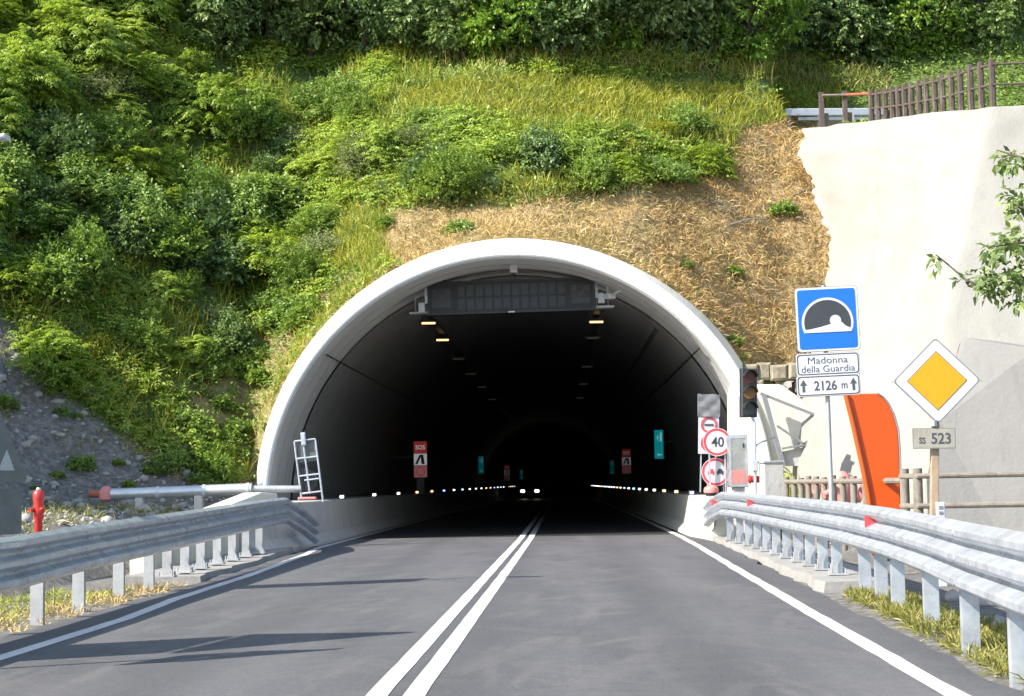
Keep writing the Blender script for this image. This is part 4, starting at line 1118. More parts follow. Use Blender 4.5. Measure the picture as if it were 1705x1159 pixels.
# ------------------------------------------------------------------ left of the road
# fire hydrant
c = at(64, 900, 22.0); zt = at(62, 812, 22.0).z
t = thing('fire_hydrant', (c.x, 22.0, 0.15), 'slim red pillar hydrant behind the left guardrail', 'hydrant')
MB().lathe((c.x, 22, 0.1), [(0.10, 0), (0.10, 0.04), (0.052, 0.07), (0.052, zt - 0.52), (0.068, zt - 0.5), (0.068, zt - 0.42), (0.064, zt - 0.28), (0.075, zt - 0.25), (0.075, zt - 0.20), (0.07, zt - 0.16), (0.04, zt - 0.13)]).build('body', M['red'], t, smooth=True)
m = MB()
for s in (-1, 1): m.tube([(c.x + s * 0.05, 21.96, zt - 0.28), (c.x + s * 0.085, 21.9, zt - 0.30)], 0.03, 10)
m.build('outlet', M['red'], t, smooth=True)
MB().lathe((c.x, 22, zt - 0.05), [(0.035, 0), (0.035, 0.03), (0.022, 0.05)], 8).build('cap', M['zinc'], t)
# lagged pipe
Y = 36.5
t = thing('lagged_pipe', at(290, 830, Y), 'long metal-clad pipe with a red valve left of the portal', 'pipe')
P0, P1 = at(186, 823, Y), at(420, 814, Y)
MB().tube([P0, P1], 0.125, 16).build('cladding', M['pipe_blue'], t, smooth=True)
for s in (0.33, 0.66, 0.97):
    q = P0.lerp(P1, s); d = (P1 - P0).normalized()
    MB().tube([q - d * 0.03, q + d * 0.03], 0.135, 16).build('band', M['sign_white'], t, smooth=True)
MB().lathe(P0 + Vector((-0.12, 0, -0.16)), [(0.08, 0), (0.15, 0.05), (0.16, 0.22), (0.10, 0.3), (0.05, 0.34)], 14).build('valve', M['red_faded'], t, smooth=True)
MB().tube([P0 + Vector((-0.15, 0, 0)), P0 + Vector((-0.5, 0, 0.02))], 0.085, 12).build('pipe_end', M['rust'], t, smooth=True)
MB().tube([P1, P1 + Vector((1.05, 0.1, -0.02))], 0.075, 12).build('pipe_tail', M['zinc_dull'], t, smooth=True)
for s in (0.2, 0.62, 0.95):
    q = P0.lerp(P1, s); MB().box((q.x, q.y, q.z - 0.35), (0.16, 0.2, 0.5)).build('support', M['conc'], t)
# sloping concrete wing wall beside the left rail
m = MB()
rows_ = [(255, 893, 27.0), (330, 862, 30.0), (400, 834, 33.4), (436, 820, 35.0), (462, 822, 36.0)]
rings = []
for x, y, Y in rows_:
    a = at(x, y, Y); rings.append([a, a + Vector((-0.42, 0.15, 0.0)), Vector((a.x - 0.42, a.y + 0.15, -0.3)), Vector((a.x, a.y, -0.3))])
m.sweep(rings)
tag(m.build('sloping_wall', M['cream_conc'], None, (rings[0][0].x, 27, 0), bevel=0.02), 'low pale concrete wall with sloping top behind the left guardrail', 'wall')
# triangular sign seen from behind at the left edge of the view
Y = 12.7
c = at(38, 790, Y)
f = Fr((c.x - 0.20, Y - 0.36, c.z), yaw=math.radians(62))
t = thing('triangle_sign', (c.x - 0.2, Y - 0.36, 0), 'grey-backed triangular sign seen from behind at the left edge', 'road sign')
tri = [(0.45, -0.03), (0.42, -0.06), (-0.42, -0.06), (-0.45, -0.03), (-0.03, 0.74), (0.03, 0.74)]
MB().prism(f, tri, -0.012, 0.012).build('panel', M['alu_back'], t)
MB().prism(Fr(f.p(0, -0.28), math.radians(62)), rrect(0.8, 0.34, 0.03), -0.012, 0.012).build('plate', M['alu_back'], t)
MB().tube([f.p(0, -1.7, -0.05), f.p(0, 0.8, -0.05)], 0.03, 10).build('post', M['zinc_dull'], t)
MB().prism(f, [(0.16, 0.03), (0.32, 0.03), (0.24, 0.19)], 0.012, 0.016).build('bracket', M['zinc_dull'], t)
t = thing('shadow_board_near', (-6.2, 12.6, 0), 'unseen board, triangle over plate, added to cast the near road shadow', 'road sign')  # out of view, added to throw the broad near shadow across the road
f = Fr((-6.2, 12.6, 2.9), yaw=math.radians(78))
MB().prism(f, [(0.85, -0.02), (0.8, -0.08), (-0.8, -0.08), (-0.85, -0.02), (-0.05, 1.36), (0.05, 1.36)], -0.012, 0.012).build('panel', M['alu_back'], t)
MB().prism(Fr((-6.2, 12.6, 2.2), yaw=math.radians(78)), rrect(1.5, 1.1, 0.04), -0.012, 0.012).build('plate', M['alu_back'], t)
for q in (-0.4, 0.4): MB().tube([f.p(q, -3.0, -0.05), f.p(q, 0.6, -0.05)], 0.035, 10).build('post', M['zinc_dull'], t)
t = thing('shadow_board_far', (-8.0, 20.3, 0), 'unseen tall narrow board on a post, added to cast the far road shadow', 'road sign')  # out of view, added to throw the thinner far shadow across the road
f = Fr((-8.0, 20.3, 4.0), yaw=math.radians(80))
MB().prism(f, rrect(0.9, 2.6, 0.04), -0.012, 0.012).build('panel', M['alu_back'], t)
MB().tube([f.p(0, -4.2, -0.06), f.p(0, 1.2, -0.06)], 0.05, 10).build('post', M['zinc_dull'], t)
# street lamp outside the left edge, only its lamp head tip in view
Y = 20.5
tip = at(13, 229, Y)
t = thing('street_lamp', (tip.x - 0.75, Y, 0), 'street lamp whose white lamp head just enters at the left edge', 'street lamp')
MB().tube([(tip.x - 0.75, Y, -0.2), (tip.x - 0.75, Y, 2.5), (tip.x - 0.75, Y, tip.z - 0.2), (tip.x - 0.62, Y, tip.z - 0.02), (tip.x - 0.45, Y, tip.z)], [0.07, 0.065, 0.05, 0.045, 0.04], 12).build('pole', M['zinc'], t, smooth=True)
MB().box((tip.x - 0.24, Y, tip.z), (0.48, 0.24, 0.06), bev=0.02).build('lamp_head', M['sign_white'], t)
# unseen block added beyond the left edge to throw shade on the bank
t = thing('bank_shade_block', (-20.0, 33.0, 0.6), 'unseen grey sheet metal block added to shade the left bank', 'building')
m = MB().box((-20.0, 33.0, 4.2), (7.6, 7.6, 8.4)); m.build('walls', M['caster_metal'], t, bevel=0.02)
m = MB().box((-20.0, 33.0, 8.48), (8.0, 8.0, 0.16)); m.build('roof', M['zinc_dull'], t, bevel=0.02)
MB().box((-20.0, 29.17, 1.7), (1.0, 0.06, 2.1)).build('door', M['frame_grey'], t)
MB().box((-18.0, 29.17, 2.3), (1.0, 0.05, 0.8)).build('window', M['glass'], t)

# ------------------------------------------------------------------ fences
# timber fence behind the right guardrail, first along the road then across
fn = thing('timber_fence', (4.6, 33, 0), 'weathered round-post timber fence behind the right guardrail', 'fence')
line = [(1309, 36.0), (1322, 35.5), (1334, 35.0), (1346, 34.5), (1359, 33.9), (1372, 33.2), (1387, 32.4), (1403, 31.5), (1421, 30.5), (1441, 29.4)]
def pt(px, Y, z): return Vector((at(px, 800, Y).x, Y, z))
for i, (px_, Y) in enumerate(line):
    z = 1.36 + 0.02 * math.sin(i * 2.3)
    MB().tube([pt(px_, Y, -0.2), pt(px_, Y, z)], 0.062, 10).build('post', M['wood'], fn, smooth=True)
for z in (1.26, 0.75):
    MB().tube([pt(px_, Y - 0.09, z) for px_, Y in line] + [pt(1506, 26.9, z)], 0.05, 8).build('rail', M['wood'], fn, smooth=True)
for px_, Y in ((1506, 26.8), (1528, 26.2)):
    MB().tube([pt(px_, Y, -0.2), pt(px_, Y, 1.45)], 0.075, 12).build('post', M['wood'], fn, smooth=True)
for i, z in enumerate((1.33, 0.87, 0.42)):
    a = pt(1500, 26.6, z); b = pt(1528, 26.1, z)
    MB().tube([a, b, Vector((b.x + 3.6, 25.9, z + 0.01))], 0.042, 8).build('rail', M['wood'], fn, smooth=True)
for dx in (1.9, 3.6):
    b = pt(1528, 26.1, 0); MB().tube([(b.x + dx, 26.0, -0.2), (b.x + dx, 26.0, 1.45)], 0.07, 10).build('post', M['wood'], fn, smooth=True)
# red hose and hydrant behind the fence
t = thing('hose_reel', pt(1370, 33.9, 0.3), 'faded red pipe coil lying behind the timber fence pickets', 'hose')
pts = []
for i in range(60):
    a = i * 0.55; pts.append(Vector((at(1345, 800, 35.2).x + 0.026 * i, 35.6 + 0.14 * math.cos(a), 1.05 + 0.20 * math.sin(a))))
MB().tube(pts, 0.055, 8).build('hose', M['red_faded'], t, smooth=True)
c = pt(1402, 33.0, 0)
t = thing('fire_hydrant', c, 'faded red hydrant behind the timber fence left of the orange totem', 'hydrant')
MB().lathe(c, [(0.11, 0), (0.11, 0.7), (0.14, 0.74), (0.19, 0.98), (0.22, 1.12), (0.2, 1.3), (0.13, 1.4), (0.05, 1.46)], 16).build('body', M['red_faded'], t, smooth=True)
MB().tube([c + Vector((-0.1, -0.1, 1.12)), c + Vector((-0.38, -0.15, 1.0))], 0.07, 10).build('outlet', M['red_faded'], t, smooth=True)
# white delineator
c = at(1566, 850, 21.5)
t = thing('delineator_post', (c.x, 21.5, 0), 'small white marker post with grey marks at the foot of the diamond sign', 'marker post')
MB().box((c.x, 21.5, (at(1566, 836, 21.5).z - 0.1) / 2), (0.11, 0.05, at(1566, 836, 21.5).z + 0.1), bev=0.012).build('post', M['sign_white'], t)
m = MB()
for i in range(3): m.box((c.x, 21.472, at(1566, 845 + 9 * i, 21.5).z), (0.05, 0.006, 0.04))
m.build('mark', M['frame_grey'], t)

# brown fence along the top of the retaining wall
def wall_top_z(px, py, Y): return at(px, py, Y).z
bf = thing('railing', at(1540, 195, 45), 'brown railing with closely set uprights on top of the retaining wall', 'railing')
Lp_ = [(1451, 208, 150), (1462, 207, 148), (1474, 206, 147), (1486, 206, 144), (1496, 205, 143), (1507, 204, 140), (1518, 203, 137), (1531, 201, 134), (1543, 200, 131), (1557, 198, 128), (1570, 196, 124), (1585, 193, 120), (1600, 190, 115), (1617, 186, 108), (1634, 182, 104), (1653, 179, 99)]
tops_, mids_ = [], []
for i, (x, yb_, yt_) in enumerate(Lp_):
    Y = np.interp(x, [1451, 1653], [50.5, 40.2])
    a, b = at(x, yb_ + 4, Y), at(x, yt_, Y)
    m = MB().box(((a.x), Y, (a.z + b.z) / 2), (0.10, 0.16, b.z - a.z), bev=0.01)
    m.build('upright', M['brown'], bf)
    q = at(x + 4, yb_ + 3, Y + 0.15); q2 = at(x + 4, yt_ + 6, Y + 0.15)
    MB().box((q.x, Y + 0.25, (q.z + q2.z) / 2), (0.05, 0.30, q2.z - q.z)).build('fin', M['wood'], bf)
    tops_.append(at(x, yt_ + 8, Y - 0.1)); mids_.append(at(x, (yb_ + yt_) / 2 + 2, Y - 0.1))
MB().tube(tops_, 0.035, 8).build('top_rail', M['brown'], bf, smooth=True)
MB().tube(mids_, 0.03, 8).build('mid_rail', M['brown'], bf, smooth=True)
e = tops_[-1]; e2 = mids_[-1]
MB().tube([e, e + Vector((4, -0.3, 0))], 0.03, 8).build('top_rail', M['brown'], bf); MB().tube([e2, e2 + Vector((4, -0.3, 0))], 0.028, 8).build('mid_rail', M['brown'], bf)
for dx in (1.5, 3.0): MB().box(e + Vector((dx, 0.1, -0.5)), (0.08, 0.1, 1.25)).build('upright', M['brown'], bf)
lf = thing('railing', at(1408, 210, 51), 'short open railing with three posts and a rusty top rail at the wall end', 'railing')
for x, yb_, yt_ in ((1369, 212, 154), (1408, 211, 152)):
    a, b = at(x, yb_ + 5, 51), at(x, yt_, 51)
    MB().box((a.x, 51, (a.z + b.z) / 2), (0.15, 0.12, b.z - a.z), bev=0.01).build('post', M['brown'], lf)
    q = at(x + 5, (yb_ + yt_) / 2 + 10, 51.2); MB().box((q.x, 51.25, q.z - 0.3), (0.2, 0.2, 0.75)).build('sleeve', M['wood'], lf)
MB().tube([at(1369, 159, 50.9), at(1408, 158, 50.9)], 0.04, 8).build('top_rail', M['wood'], lf)
MB().tube([at(1408, 158, 50.9), at(1451, 156, 50.6)], 0.045, 8).build('top_rail', M['rust'], lf)
ug = thing('upper_guardrail', at(1380, 190, 53), 'pale guardrail of the upper road behind the railing', 'guardrail')
MB().bar(at(1308, 187, 52.2), at(1470, 186, 53.2), 0.06, 0.24).build('rail', M['sign_white'], ug, bevel=0.03)
MB().bar(at(1330, 198, 52.2), at(1470, 197, 53.2), 0.05, 0.10).build('lower_rail', M['zinc_dull'], ug)
for x in (1315, 1365, 1420, 1465): 
    a = at(x, 190, 52.6); MB().box((a.x, 52.7, a.z - 0.35), (0.1, 0.1, 0.9)).build('post', M['zinc_dull'], ug)

# ------------------------------------------------------------------ vegetation
def unit(a): return a / np.maximum(1e-9, np.linalg.norm(a, axis=-1, keepdims=True))
def leaves(c, d, n, L, W, fold=0.25, droop=0.0):
    """pointed leaves: base c, direction d, facing n; returns vertices and quads"""
    d = unit(d); s = unit(np.cross(d, n)); n2_ = np.cross(s, d)
    L = np.broadcast_to(np.asarray(L, float), (len(c),))[:, None]; W = np.broadcast_to(np.asarray(W, float), (len(c),))[:, None]
    mid = c + d * L * 0.45
    tip = c + d * L - np.array((0, 0, 1.0)) * L * droop
    V = np.stack((c, mid + s * W / 2 + n2_ * W * fold, tip, mid - s * W / 2 + n2_ * W * fold), 1)
    return V.reshape(-1, 3), np.arange(len(c) * 4).reshape(-1, 4)
def cat_leaves(parts):
    V, F, o = [], [], 0
    for v, f in parts:
        V.append(v); F.append(f + o); o += len(v)
    return np.concatenate(V), np.concatenate(F)
def twig_leaves(rng, base, tdir, tl, nl, L, W, droop=0.15):
    """nl leaves set alternately along each twig"""
    m = len(base); tdir = unit(tdir)
    rnd = unit(rng.normal(size=(m, 3)))
    side = unit(np.cross(tdir, rnd + np.array((0, 0, 1.5))))
    out = []
    for k in range(nl):
        f = (k + 0.6) / nl
        pos = base + tdir * (tl * f)[:, None] - np.array((0, 0, 1)) * (tl * droop * f * f)[:, None]
        sg = 1 if k % 2 else -1
        dd = tdir * 0.6 + side * sg * (0.9 if k < nl - 1 else 0.05) + rng.normal(size=(m, 3)) * 0.25 - np.array((0, 0, 0.25))
        nn = np.array((-0.45, -0.5, 0.9)) + rng.normal(size=(m, 3)) * 0.5
        sc = rng.uniform(0.7, 1.2, m)
        out.append(leaves(pos, dd, nn, L * sc, W * sc, 0.2, 0.12))
    return cat_leaves(out)
def frond_leaves(rng, base, tdir, fl, nl, L, W):
    """feather leaves: pairs of leaflets along an arching stalk"""
    m = len(base); tdir = unit(tdir)
    side = unit(np.cross(tdir, np.array((0, 0, 1.0)) + rng.normal(size=(m, 3)) * 0.2))
    out = []
    for k in range(nl):
        f = (k + 1) / nl
        pos = base + tdir * (fl * f)[:, None] - np.array((0, 0, 1)) * (fl * 0.55 * f * f)[:, None]
        td = unit(tdir - np.array((0, 0, 1.1)) * f)
        for sg in (-1, 1):
            dd = td * 0.35 + side * sg - np.array((0, 0, 0.25)) + rng.normal(size=(m, 3)) * 0.08
            nn = np.cross(side, td); nn = nn * np.sign(nn[:, 2:3] + 1e-6) + rng.normal(size=(m, 3)) * 0.2 + np.array((-0.3, -0.35, 0))
            w = 1.0 - 0.45 * abs(f - 0.5)
            out.append(leaves(pos, dd, nn, L * w * np.ones(m), W * w, 0.1, 0.2))
    return cat_leaves(out)
def lumpy(rng, n, seed, inner=0.45, flat=0.85):
    """points through a lumpy crown of about unit radius, denser outside"""
    w1, w2 = Waves(8, 1.6, seed, 3), Waves(10, 0.75, seed + 50, 3)
    d = unit(rng.normal(size=(int(n * 1.6), 3)))
    d = d[d[:, 2] > -0.55][:n]
    r = (1 + 0.22 * w1(d) + 0.12 * w2(d)) * rng.uniform(inner ** 2, 1, len(d)) ** 0.5
    return d * r[:, None] * np.array((1, 1, flat)) + np.array((0, 0, 0.42)), d
def stems(rng, n, top, r):
    m = MB()
    for i in range(n):
        a = rng.uniform(0, 6.28); q = rng.uniform(0.3, 0.75)
        e = Vector((q * math.cos(a), q * math.sin(a), top * rng.uniform(0.6, 1)))
        m.tube([(0.1 * math.cos(a), 0.1 * math.sin(a), -0.4), Vector((e.x * 0.4, e.y * 0.4, e.z * 0.5)), e], [r, r * 0.7, r * 0.3], 5)
    return m
PROTO = {}
FAR = (0, -500, 0)
def proto(kind, i):
    rng = np.random.default_rng(100 * i + {'lime': 1, 'mid': 2, 'dark': 3, 'grey': 4, 'herb': 5, 'yellow': 6}[kind])
    if kind == 'lime':
        p, d = lumpy(rng, 150, i * 7 + 1)
        b, t = [], []
        for k in range(6):
            b.append(p); dd = unit(rng.normal(size=p.shape)); dd[:, 2] = np.abs(dd[:, 2]) * 0.6 + 0.15
            t.append(dd + d * 0.5)
        V, F = frond_leaves(rng, np.concatenate(b), np.concatenate(t), rng.uniform(0.28, 0.5, len(p) * 6), 6, 0.12, 0.045)
    elif kind == 'herb':
        p, d = lumpy(rng, 260, i * 7 + 5, 0.2, 0.6)
        V, F = twig_leaves(rng, p, d + np.array((0, 0, 0.8)), rng.uniform(0.3, 0.6, len(p)), 6, 0.30, 0.14)
    else:
        L, W, n = {'mid': (0.115, 0.06, 760), 'dark': (0.135, 0.085, 640), 'grey': (0.12, 0.045, 640), 'yellow': (0.16, 0.07, 400)}[kind]
        p, d = lumpy(rng, n, i * 7 + 2)
        V, F = twig_leaves(rng, p - d * 0.1, d + np.array((0, 0, 0.6)) + rng.normal(size=p.shape) * 0.35, rng.uniform(0.22, 0.42, len(p)), 8, L, W)
    nm = {'lime': 'leafy_shrub', 'mid': 'bush', 'dark': 'bush', 'grey': 'bush', 'herb': 'low_plant', 'yellow': 'bush'}[kind]
    mt = {'lime': 'leaf_lime', 'mid': 'leaf_mid', 'dark': 'leaf_dark', 'grey': 'leaf_grey', 'herb': 'leaf_mid', 'yellow': 'grass_y'}[kind]
    o = thing(nm, (0, 0, 0), 'x', 'shrub' if kind != 'herb' else 'plant')
    np_mesh('foliage', V, F, M[mt], o)
    stems(rng, 7 if kind != 'herb' else 3, 0.8, 0.035).build('stem', M['bark'], o)
    return o
USED = set()
def place(kind, i, loc, sc, rz, label, group, sz=1.0):
    key = (kind, i)
    if key not in PROTO: PROTO[key] = proto(kind, i)
    o = PROTO[key]
    if key in USED: o = copy_tree(o)
    USED.add(key)
    o.location = loc; o.rotation_euler = (0, 0, rz); o.scale = (sc, sc, sc * sz)
    o['label'] = label; o['group'] = group
    return o
LOOK = {'lime': 'lime green feathery shrub', 'mid': 'mid green leafy bush', 'dark': 'dark green broad-leaved bush', 'grey': 'grey-green narrow-leaved bush', 'herb': 'low green plant', 'yellow': 'yellowish bush'}
def where(x, y):
    if x < 330: return 'on the upper left slope' if y < 260 else 'on the left slope above the gravel bank'
    if x < 640: return 'on the slope near the top trees' if y < 230 else 'on the slope left of the tunnel arch'
    return 'in the thicket above the mown dry grass'
def choose(x, y, r):
    if x < 330 and y < 190: w = (('lime', .66), ('mid', .22), ('grey', .06), ('yellow', .06))
    elif x < 500 and y < 300: w = (('lime', .40), ('mid', .34), ('dark', .16), ('grey', .10))
    elif x < 300: w = (('lime', .50), ('mid', .30), ('dark', .12), ('yellow', .08))
    elif x < 640 and y > 280: w = (('lime', .30), ('mid', .40), ('dark', .10), ('grey', .20))
    elif 630 < x < 830: w = (('grey', .42), ('mid', .36), ('dark', .14), ('lime', .08))
    else: w = (('lime', .22), ('mid', .48), ('dark', .16), ('grey', .10), ('yellow', .04))
    for k, p in w:
        if r < p: return k
        r -= p
    return w[0][0]
pr_ = random.Random(5)
def inpoly1(x, y, poly): return bool(in_poly(np.array([[x, y]], float), poly)[0])
pts_ = []
for x0 in range(-170, 1330, 60):
    for y0 in range(-10, 800, 45):
        x, y = x0 + pr_.uniform(-28, 28) + (30 if (y0 // 45) % 2 else 0), y0 + pr_.uniform(-18, 18)
        pts_.append((x, y))
for x, y in pts_:
    if any(inpoly1(x, y, P) for P in (DRY, GRAVEL, BAND, PATCH, SPARSE)): continue
    if y < 165 and x > 330: continue
    if x > 1290 or (x > 640 and y > 335) or (x > 400 and y > 640): continue
    h = hit(x, y)
    if h is None or h.y < 34 or (abs(h.x - CX) < 6.6 and h.y < 42): continue
    kind = choose(x, y, pr_.random())
    sc = pr_.choice((0.4, 0.5, 0.55, 0.65, 0.75, 0.9, 1.05)) * pr_.uniform(0.9, 1.1)
    if x > 640: sc *= 0.78
    elif y > 520: sc *= 0.75
    if kind == 'lime': sc *= 1.1
    z = float(terr(h.x, h.y))
    place(kind, pr_.randrange(4 if kind in ('lime', 'mid') else 3), (h.x, h.y, z - 0.15), sc, pr_.uniform(0, 6.28), LOOK[kind] + ' ' + where(x, y), LOOK[kind].split(' ', 1)[0] + ' shrubs ' + where(x, y), pr_.uniform(0.65, 1.3))
# low plants on the sparse ground round the arch
for i in range(165):
    x, y = pr_.uniform(200, 700), pr_.uniform(440, 815)
    if i > 120 and i % 3: continue
    if i > 120: x, y = pr_.uniform(640, 1330), pr_.uniform(290, 640)
    if i % 6 == 5: x, y = pr_.uniform(0, 400), pr_.uniform(560, 830)
    if not (inpoly1(x, y, SPARSE) or (i % 6 == 5 and inpoly1(x, y, GRAVEL)) or (i > 120 and inpoly1(x, y, DRY))): continue
    h = hit(x, y)
    if h is None or (abs(h.x - CX) < 6.8 and h.y < 41.8): continue
    place('herb', pr_.randrange(3), (h.x, h.y, float(terr(h.x, h.y)) - 0.05), pr_.uniform(0.16, 0.46) * (0.6 if i % 6 == 5 else 0.7 if i > 120 else 1), pr_.uniform(0, 6.28),
          'low green plant on the dry ground ' + ('left of the arch' if x < 700 else 'right of the arch'), 'low plants ' + ('left of the arch' if x < 700 else 'right of the arch'))

# trees of the wood along the top
def make_tree(i, mt):
    rng = np.random.default_rng(700 + i)
    o = thing('leafy_tree', (0, 0, 0), 'x', 'tree')
    nb = 46
    c = unit(rng.normal(size=(nb, 3))) * rng.uniform(0.55, 1.0, (nb, 1)) ** 0.6
    c = c * np.array((2.2, 2.2, 2.5)) + np.array((0, 0, 2.7))
    c = c[c[:, 2] > 0.45]
    tb = MB()
    tb.tube([(0, 0, -0.8), (0.05, 0.03, 1.0), (0.15 * math.sin(i), 0.1, 2.4), (0.1, 0.2 * math.cos(i), 4.4)], [0.17, 0.14, 0.11, 0.05], 8)
    for k in range(0, len(c), 2):
        f = rng.uniform(0.9, 2.6); p0 = Vector((0.1, 0.05, f)); p1 = Vector(c[k]); q = p0.lerp(p1, 0.5) + Vector((0, 0, 0.2))
        tb.tube([p0, q, p1], [0.055, 0.035, 0.015], 5)
    bs, ds = [], []
    for p in c:
        n = 62; d = unit(rng.normal(size=(n, 3))); r = rng.uniform(0.45, 0.85) * rng.uniform(0.25, 1, (n, 1)) ** 0.4
        bs.append(p + d * r * np.array((1, 1, 0.75))); ds.append(d + np.array((0, 0, 0.25)))
    bs, ds = np.concatenate(bs), np.concatenate(ds)
    V, F = twig_leaves(rng, bs, ds, rng.uniform(0.22, 0.4, len(bs)), 7, 0.17, 0.115)
    np_mesh('crown', V, F, M[mt], o)
    tb.build('trunk', M['bark'], o, smooth=True)
    return o
TREES = [make_tree(i, 'leaf_tree_b' if i in (2, 4) else 'leaf_tree') for i in range(6)]
tu = set()
def put_tree(i, loc, sc, rz, label, group):
    o = TREES[i]
    if i in tu: o = copy_tree(o)
    tu.add(i)
    o.location = loc; o.scale = (sc, sc, sc * 1.05); o.rotation_euler = (0, 0, rz); o['label'] = label; o['group'] = group
ORD = ['first', 'second', 'third', 'fourth', 'fifth', 'sixth', 'seventh', 'eighth', 'ninth', 'tenth', 'eleventh', 'twelfth', 'thirteenth', 'fourteenth', 'fifteenth', 'sixteenth']
row = [(352, 120), (440, 118), (512, 140), (600, 128), (688, 118), (770, 128), (850, 122), (935, 126), (1015, 118), (1090, 128), (1170, 126), (1255, 138), (1345, 148), (1440, 150), (1545, 140), (1650, 120)]
for k, (x, y) in enumerate(row):
    h = hit(x, y, 46)
    i = [0, 3, 1, 5, 0, 3, 2, 1, 4, 5, 0, 4, 1, 3, 2, 5][k]
    put_tree(i, (h.x, h.y + 0.9 + (1.2 if x > 1300 else 0), float(terr(h.x, h.y + 0.9)) - 0.1), pr_.uniform(0.72, 0.92), k * 1.9, '%s leafy tree from the left along the top of the slope' % ORD[k], 'trees along the top of the slope')
for k in range(17):
    x = 300 + k * 90 + pr_.uniform(-20, 20)
    h = hit(x, 40, 46)
    X = at(x, 40, 62).x; Yt = h.y + 3.5 + pr_.uniform(0, 2)
    put_tree(pr_.randrange(6), (X, Yt, float(terr(X, Yt)) - 0.1), pr_.uniform(0.9, 1.15), pr_.uniform(0, 6), 'tree in the second row of the wood on the hilltop', 'second row of trees on the hilltop')

# ground cover
def scatter(n, seed, X0, X1, Y0, Y1, test):
    rng = np.random.default_rng(seed)
    X = rng.uniform(X0, X1, n); Y = rng.uniform(Y0, Y1, n)
    Z = terr(X, Y); P = np.stack((X, Y, Z), -1)
    k = test(P, project(P)) & ~((np.abs(X - CX) < 6.5) & (Y < 41.6)) & ~((X > wall_x(Y)) & (Y < 50))
    return P[k], rng
def blades(P, rng, L0, L1, W, lean, up=1.0):
    d = rng.normal(size=P.shape) * lean + np.array((0, 0, up))
    L = rng.uniform(L0, L1, len(P))
    n = unit(rng.normal(size=P.shape) + np.array((0, -1, 0.3)))
    return leaves(P, d, n, L, W, 0.1, 0.25)
def free(P, p): return ~(in_poly(p, DRY) | in_poly(p, GRAVEL) | in_poly(p, BAND) | in_poly(p, PATCH)) & (P[:, 1] > 39) & (p[:, 0] > -250) & (p[:, 0] < 1900) & (p[:, 1] > -200)
P, rng = scatter(60000, 3, -26, 26, 38.5, 64, free)
V, F = twig_leaves(rng, P, rng.normal(size=P.shape) * 0.7 + np.array((0, -0.3, 1.0)), rng.uniform(0.25, 0.6, len(P)), 5, 0.14, 0.07)
tag(np_mesh('undergrowth', V, F, M['leaf_mid']), kind='stuff')
P, rng = scatter(110000, 33, -26, 10, 38.5, 62, lambda P, p: free(P, p) & ((_n1(P[:, :2] * 1.7) + 0.4 * _n2(P[:, :2])) > (0.0 if True else 0)))
V, F = frond_leaves(rng, P + np.array((0, 0, 0.1)), rng.normal(size=P.shape) * 0.6 + np.array((-0.2, -0.3, 1.0)), rng.uniform(0.35, 0.85, len(P)), 4, 0.12, 0.05)
tag(np_mesh('undergrowth', V, F, M['leaf_lime']), kind='stuff')
P, rng = scatter(130000, 34, -26, 10, 38.5, 62, lambda P, p: free(P, p) & (_n2(P[:, :2] * 0.8 + 9) > -0.1))
tag(np_mesh('tall_grass', *blades(P, rng, 0.4, 1.0, 0.026, 0.35), M['grass_y']), kind='stuff')
P, rng = scatter(230000, 5, -9, 9, 40.5, 58, lambda P, p: in_poly(p, DRY))
h_ = len(P) // 4
tag(np_mesh('dry_grass', *blades(P[h_:] + np.array((0, 0, 0.03)), rng, 0.14, 0.42, 0.020, 1.0, 0.35), M['straw']), kind='stuff')
P2 = P[:h_]; P2 = P2[(P2[:, 0] > 2.5)]
tag(np_mesh('brown_grass', *blades(P2 + np.array((0, 0, 0.04)), rng, 0.18, 0.48, 0.024, 0.9, 0.4), M['straw_red']), kind='stuff')
P, rng = scatter(60000, 6, -16, 3, 39.6, 50, lambda P, p: in_poly(p, SPARSE))
tag(np_mesh('dry_grass', *blades(P, rng, 0.12, 0.38, 0.02, 0.8, 0.4), M['straw']), kind='stuff')
P, rng = scatter(260000, 7, -12, 12, 42, 62, lambda P, p: in_poly(p, BAND) | in_poly(p, PATCH))
tag(np_mesh('tall_grass', *blades(P, rng, 0.22, 0.6, 0.024, 0.5), M['grass_y']), kind='stuff')
# tall weeds where the grass meets the trees, and green grass tufts in the mown part
EDGE = [(640, 120), (900, 118), (1100, 130), (1320, 150), (1480, 165), (1480, 120), (1320, 105), (900, 95), (640, 100)]
P, rng = scatter(90000, 12, -12, 16, 44, 66, lambda P, p: in_poly(p, EDGE))
tag(np_mesh('tall_weeds', *blades(P, rng, 0.4, 1.0, 0.035, 0.35), M['grass_g']), kind='stuff')
_pt = Waves(10, 2.4, 77)
P, rng = scatter(90000, 13, -9, 9, 40.5, 58, lambda P, p: in_poly(p, DRY) & ((_pt(P[:, :2]) > 0.1) | (p[:, 0] < 740) & (_n3(P[:, :2]) > -0.2) | (p[:, 1] > 430) & (_pt(P[:, :2]) > -0.5)))
tag(np_mesh('green_grass', *blades(P, rng, 0.08, 0.26, 0.018, 0.8, 0.5), M['grass_g']), kind='stuff')
FRINGE = [(640, 350), (800, 350), (1000, 330), (1200, 295), (1235, 215), (1215, 200), (1180, 260), (1000, 296), (800, 316), (640, 320)]
P, rng = scatter(120000, 14, -6, 8, 41, 56, lambda P, p: in_poly(p, FRINGE))
tag(np_mesh('fringe_grass', *blades(P, rng, 0.2, 0.55, 0.024, 0.5), M['grass_g']), kind='stuff')
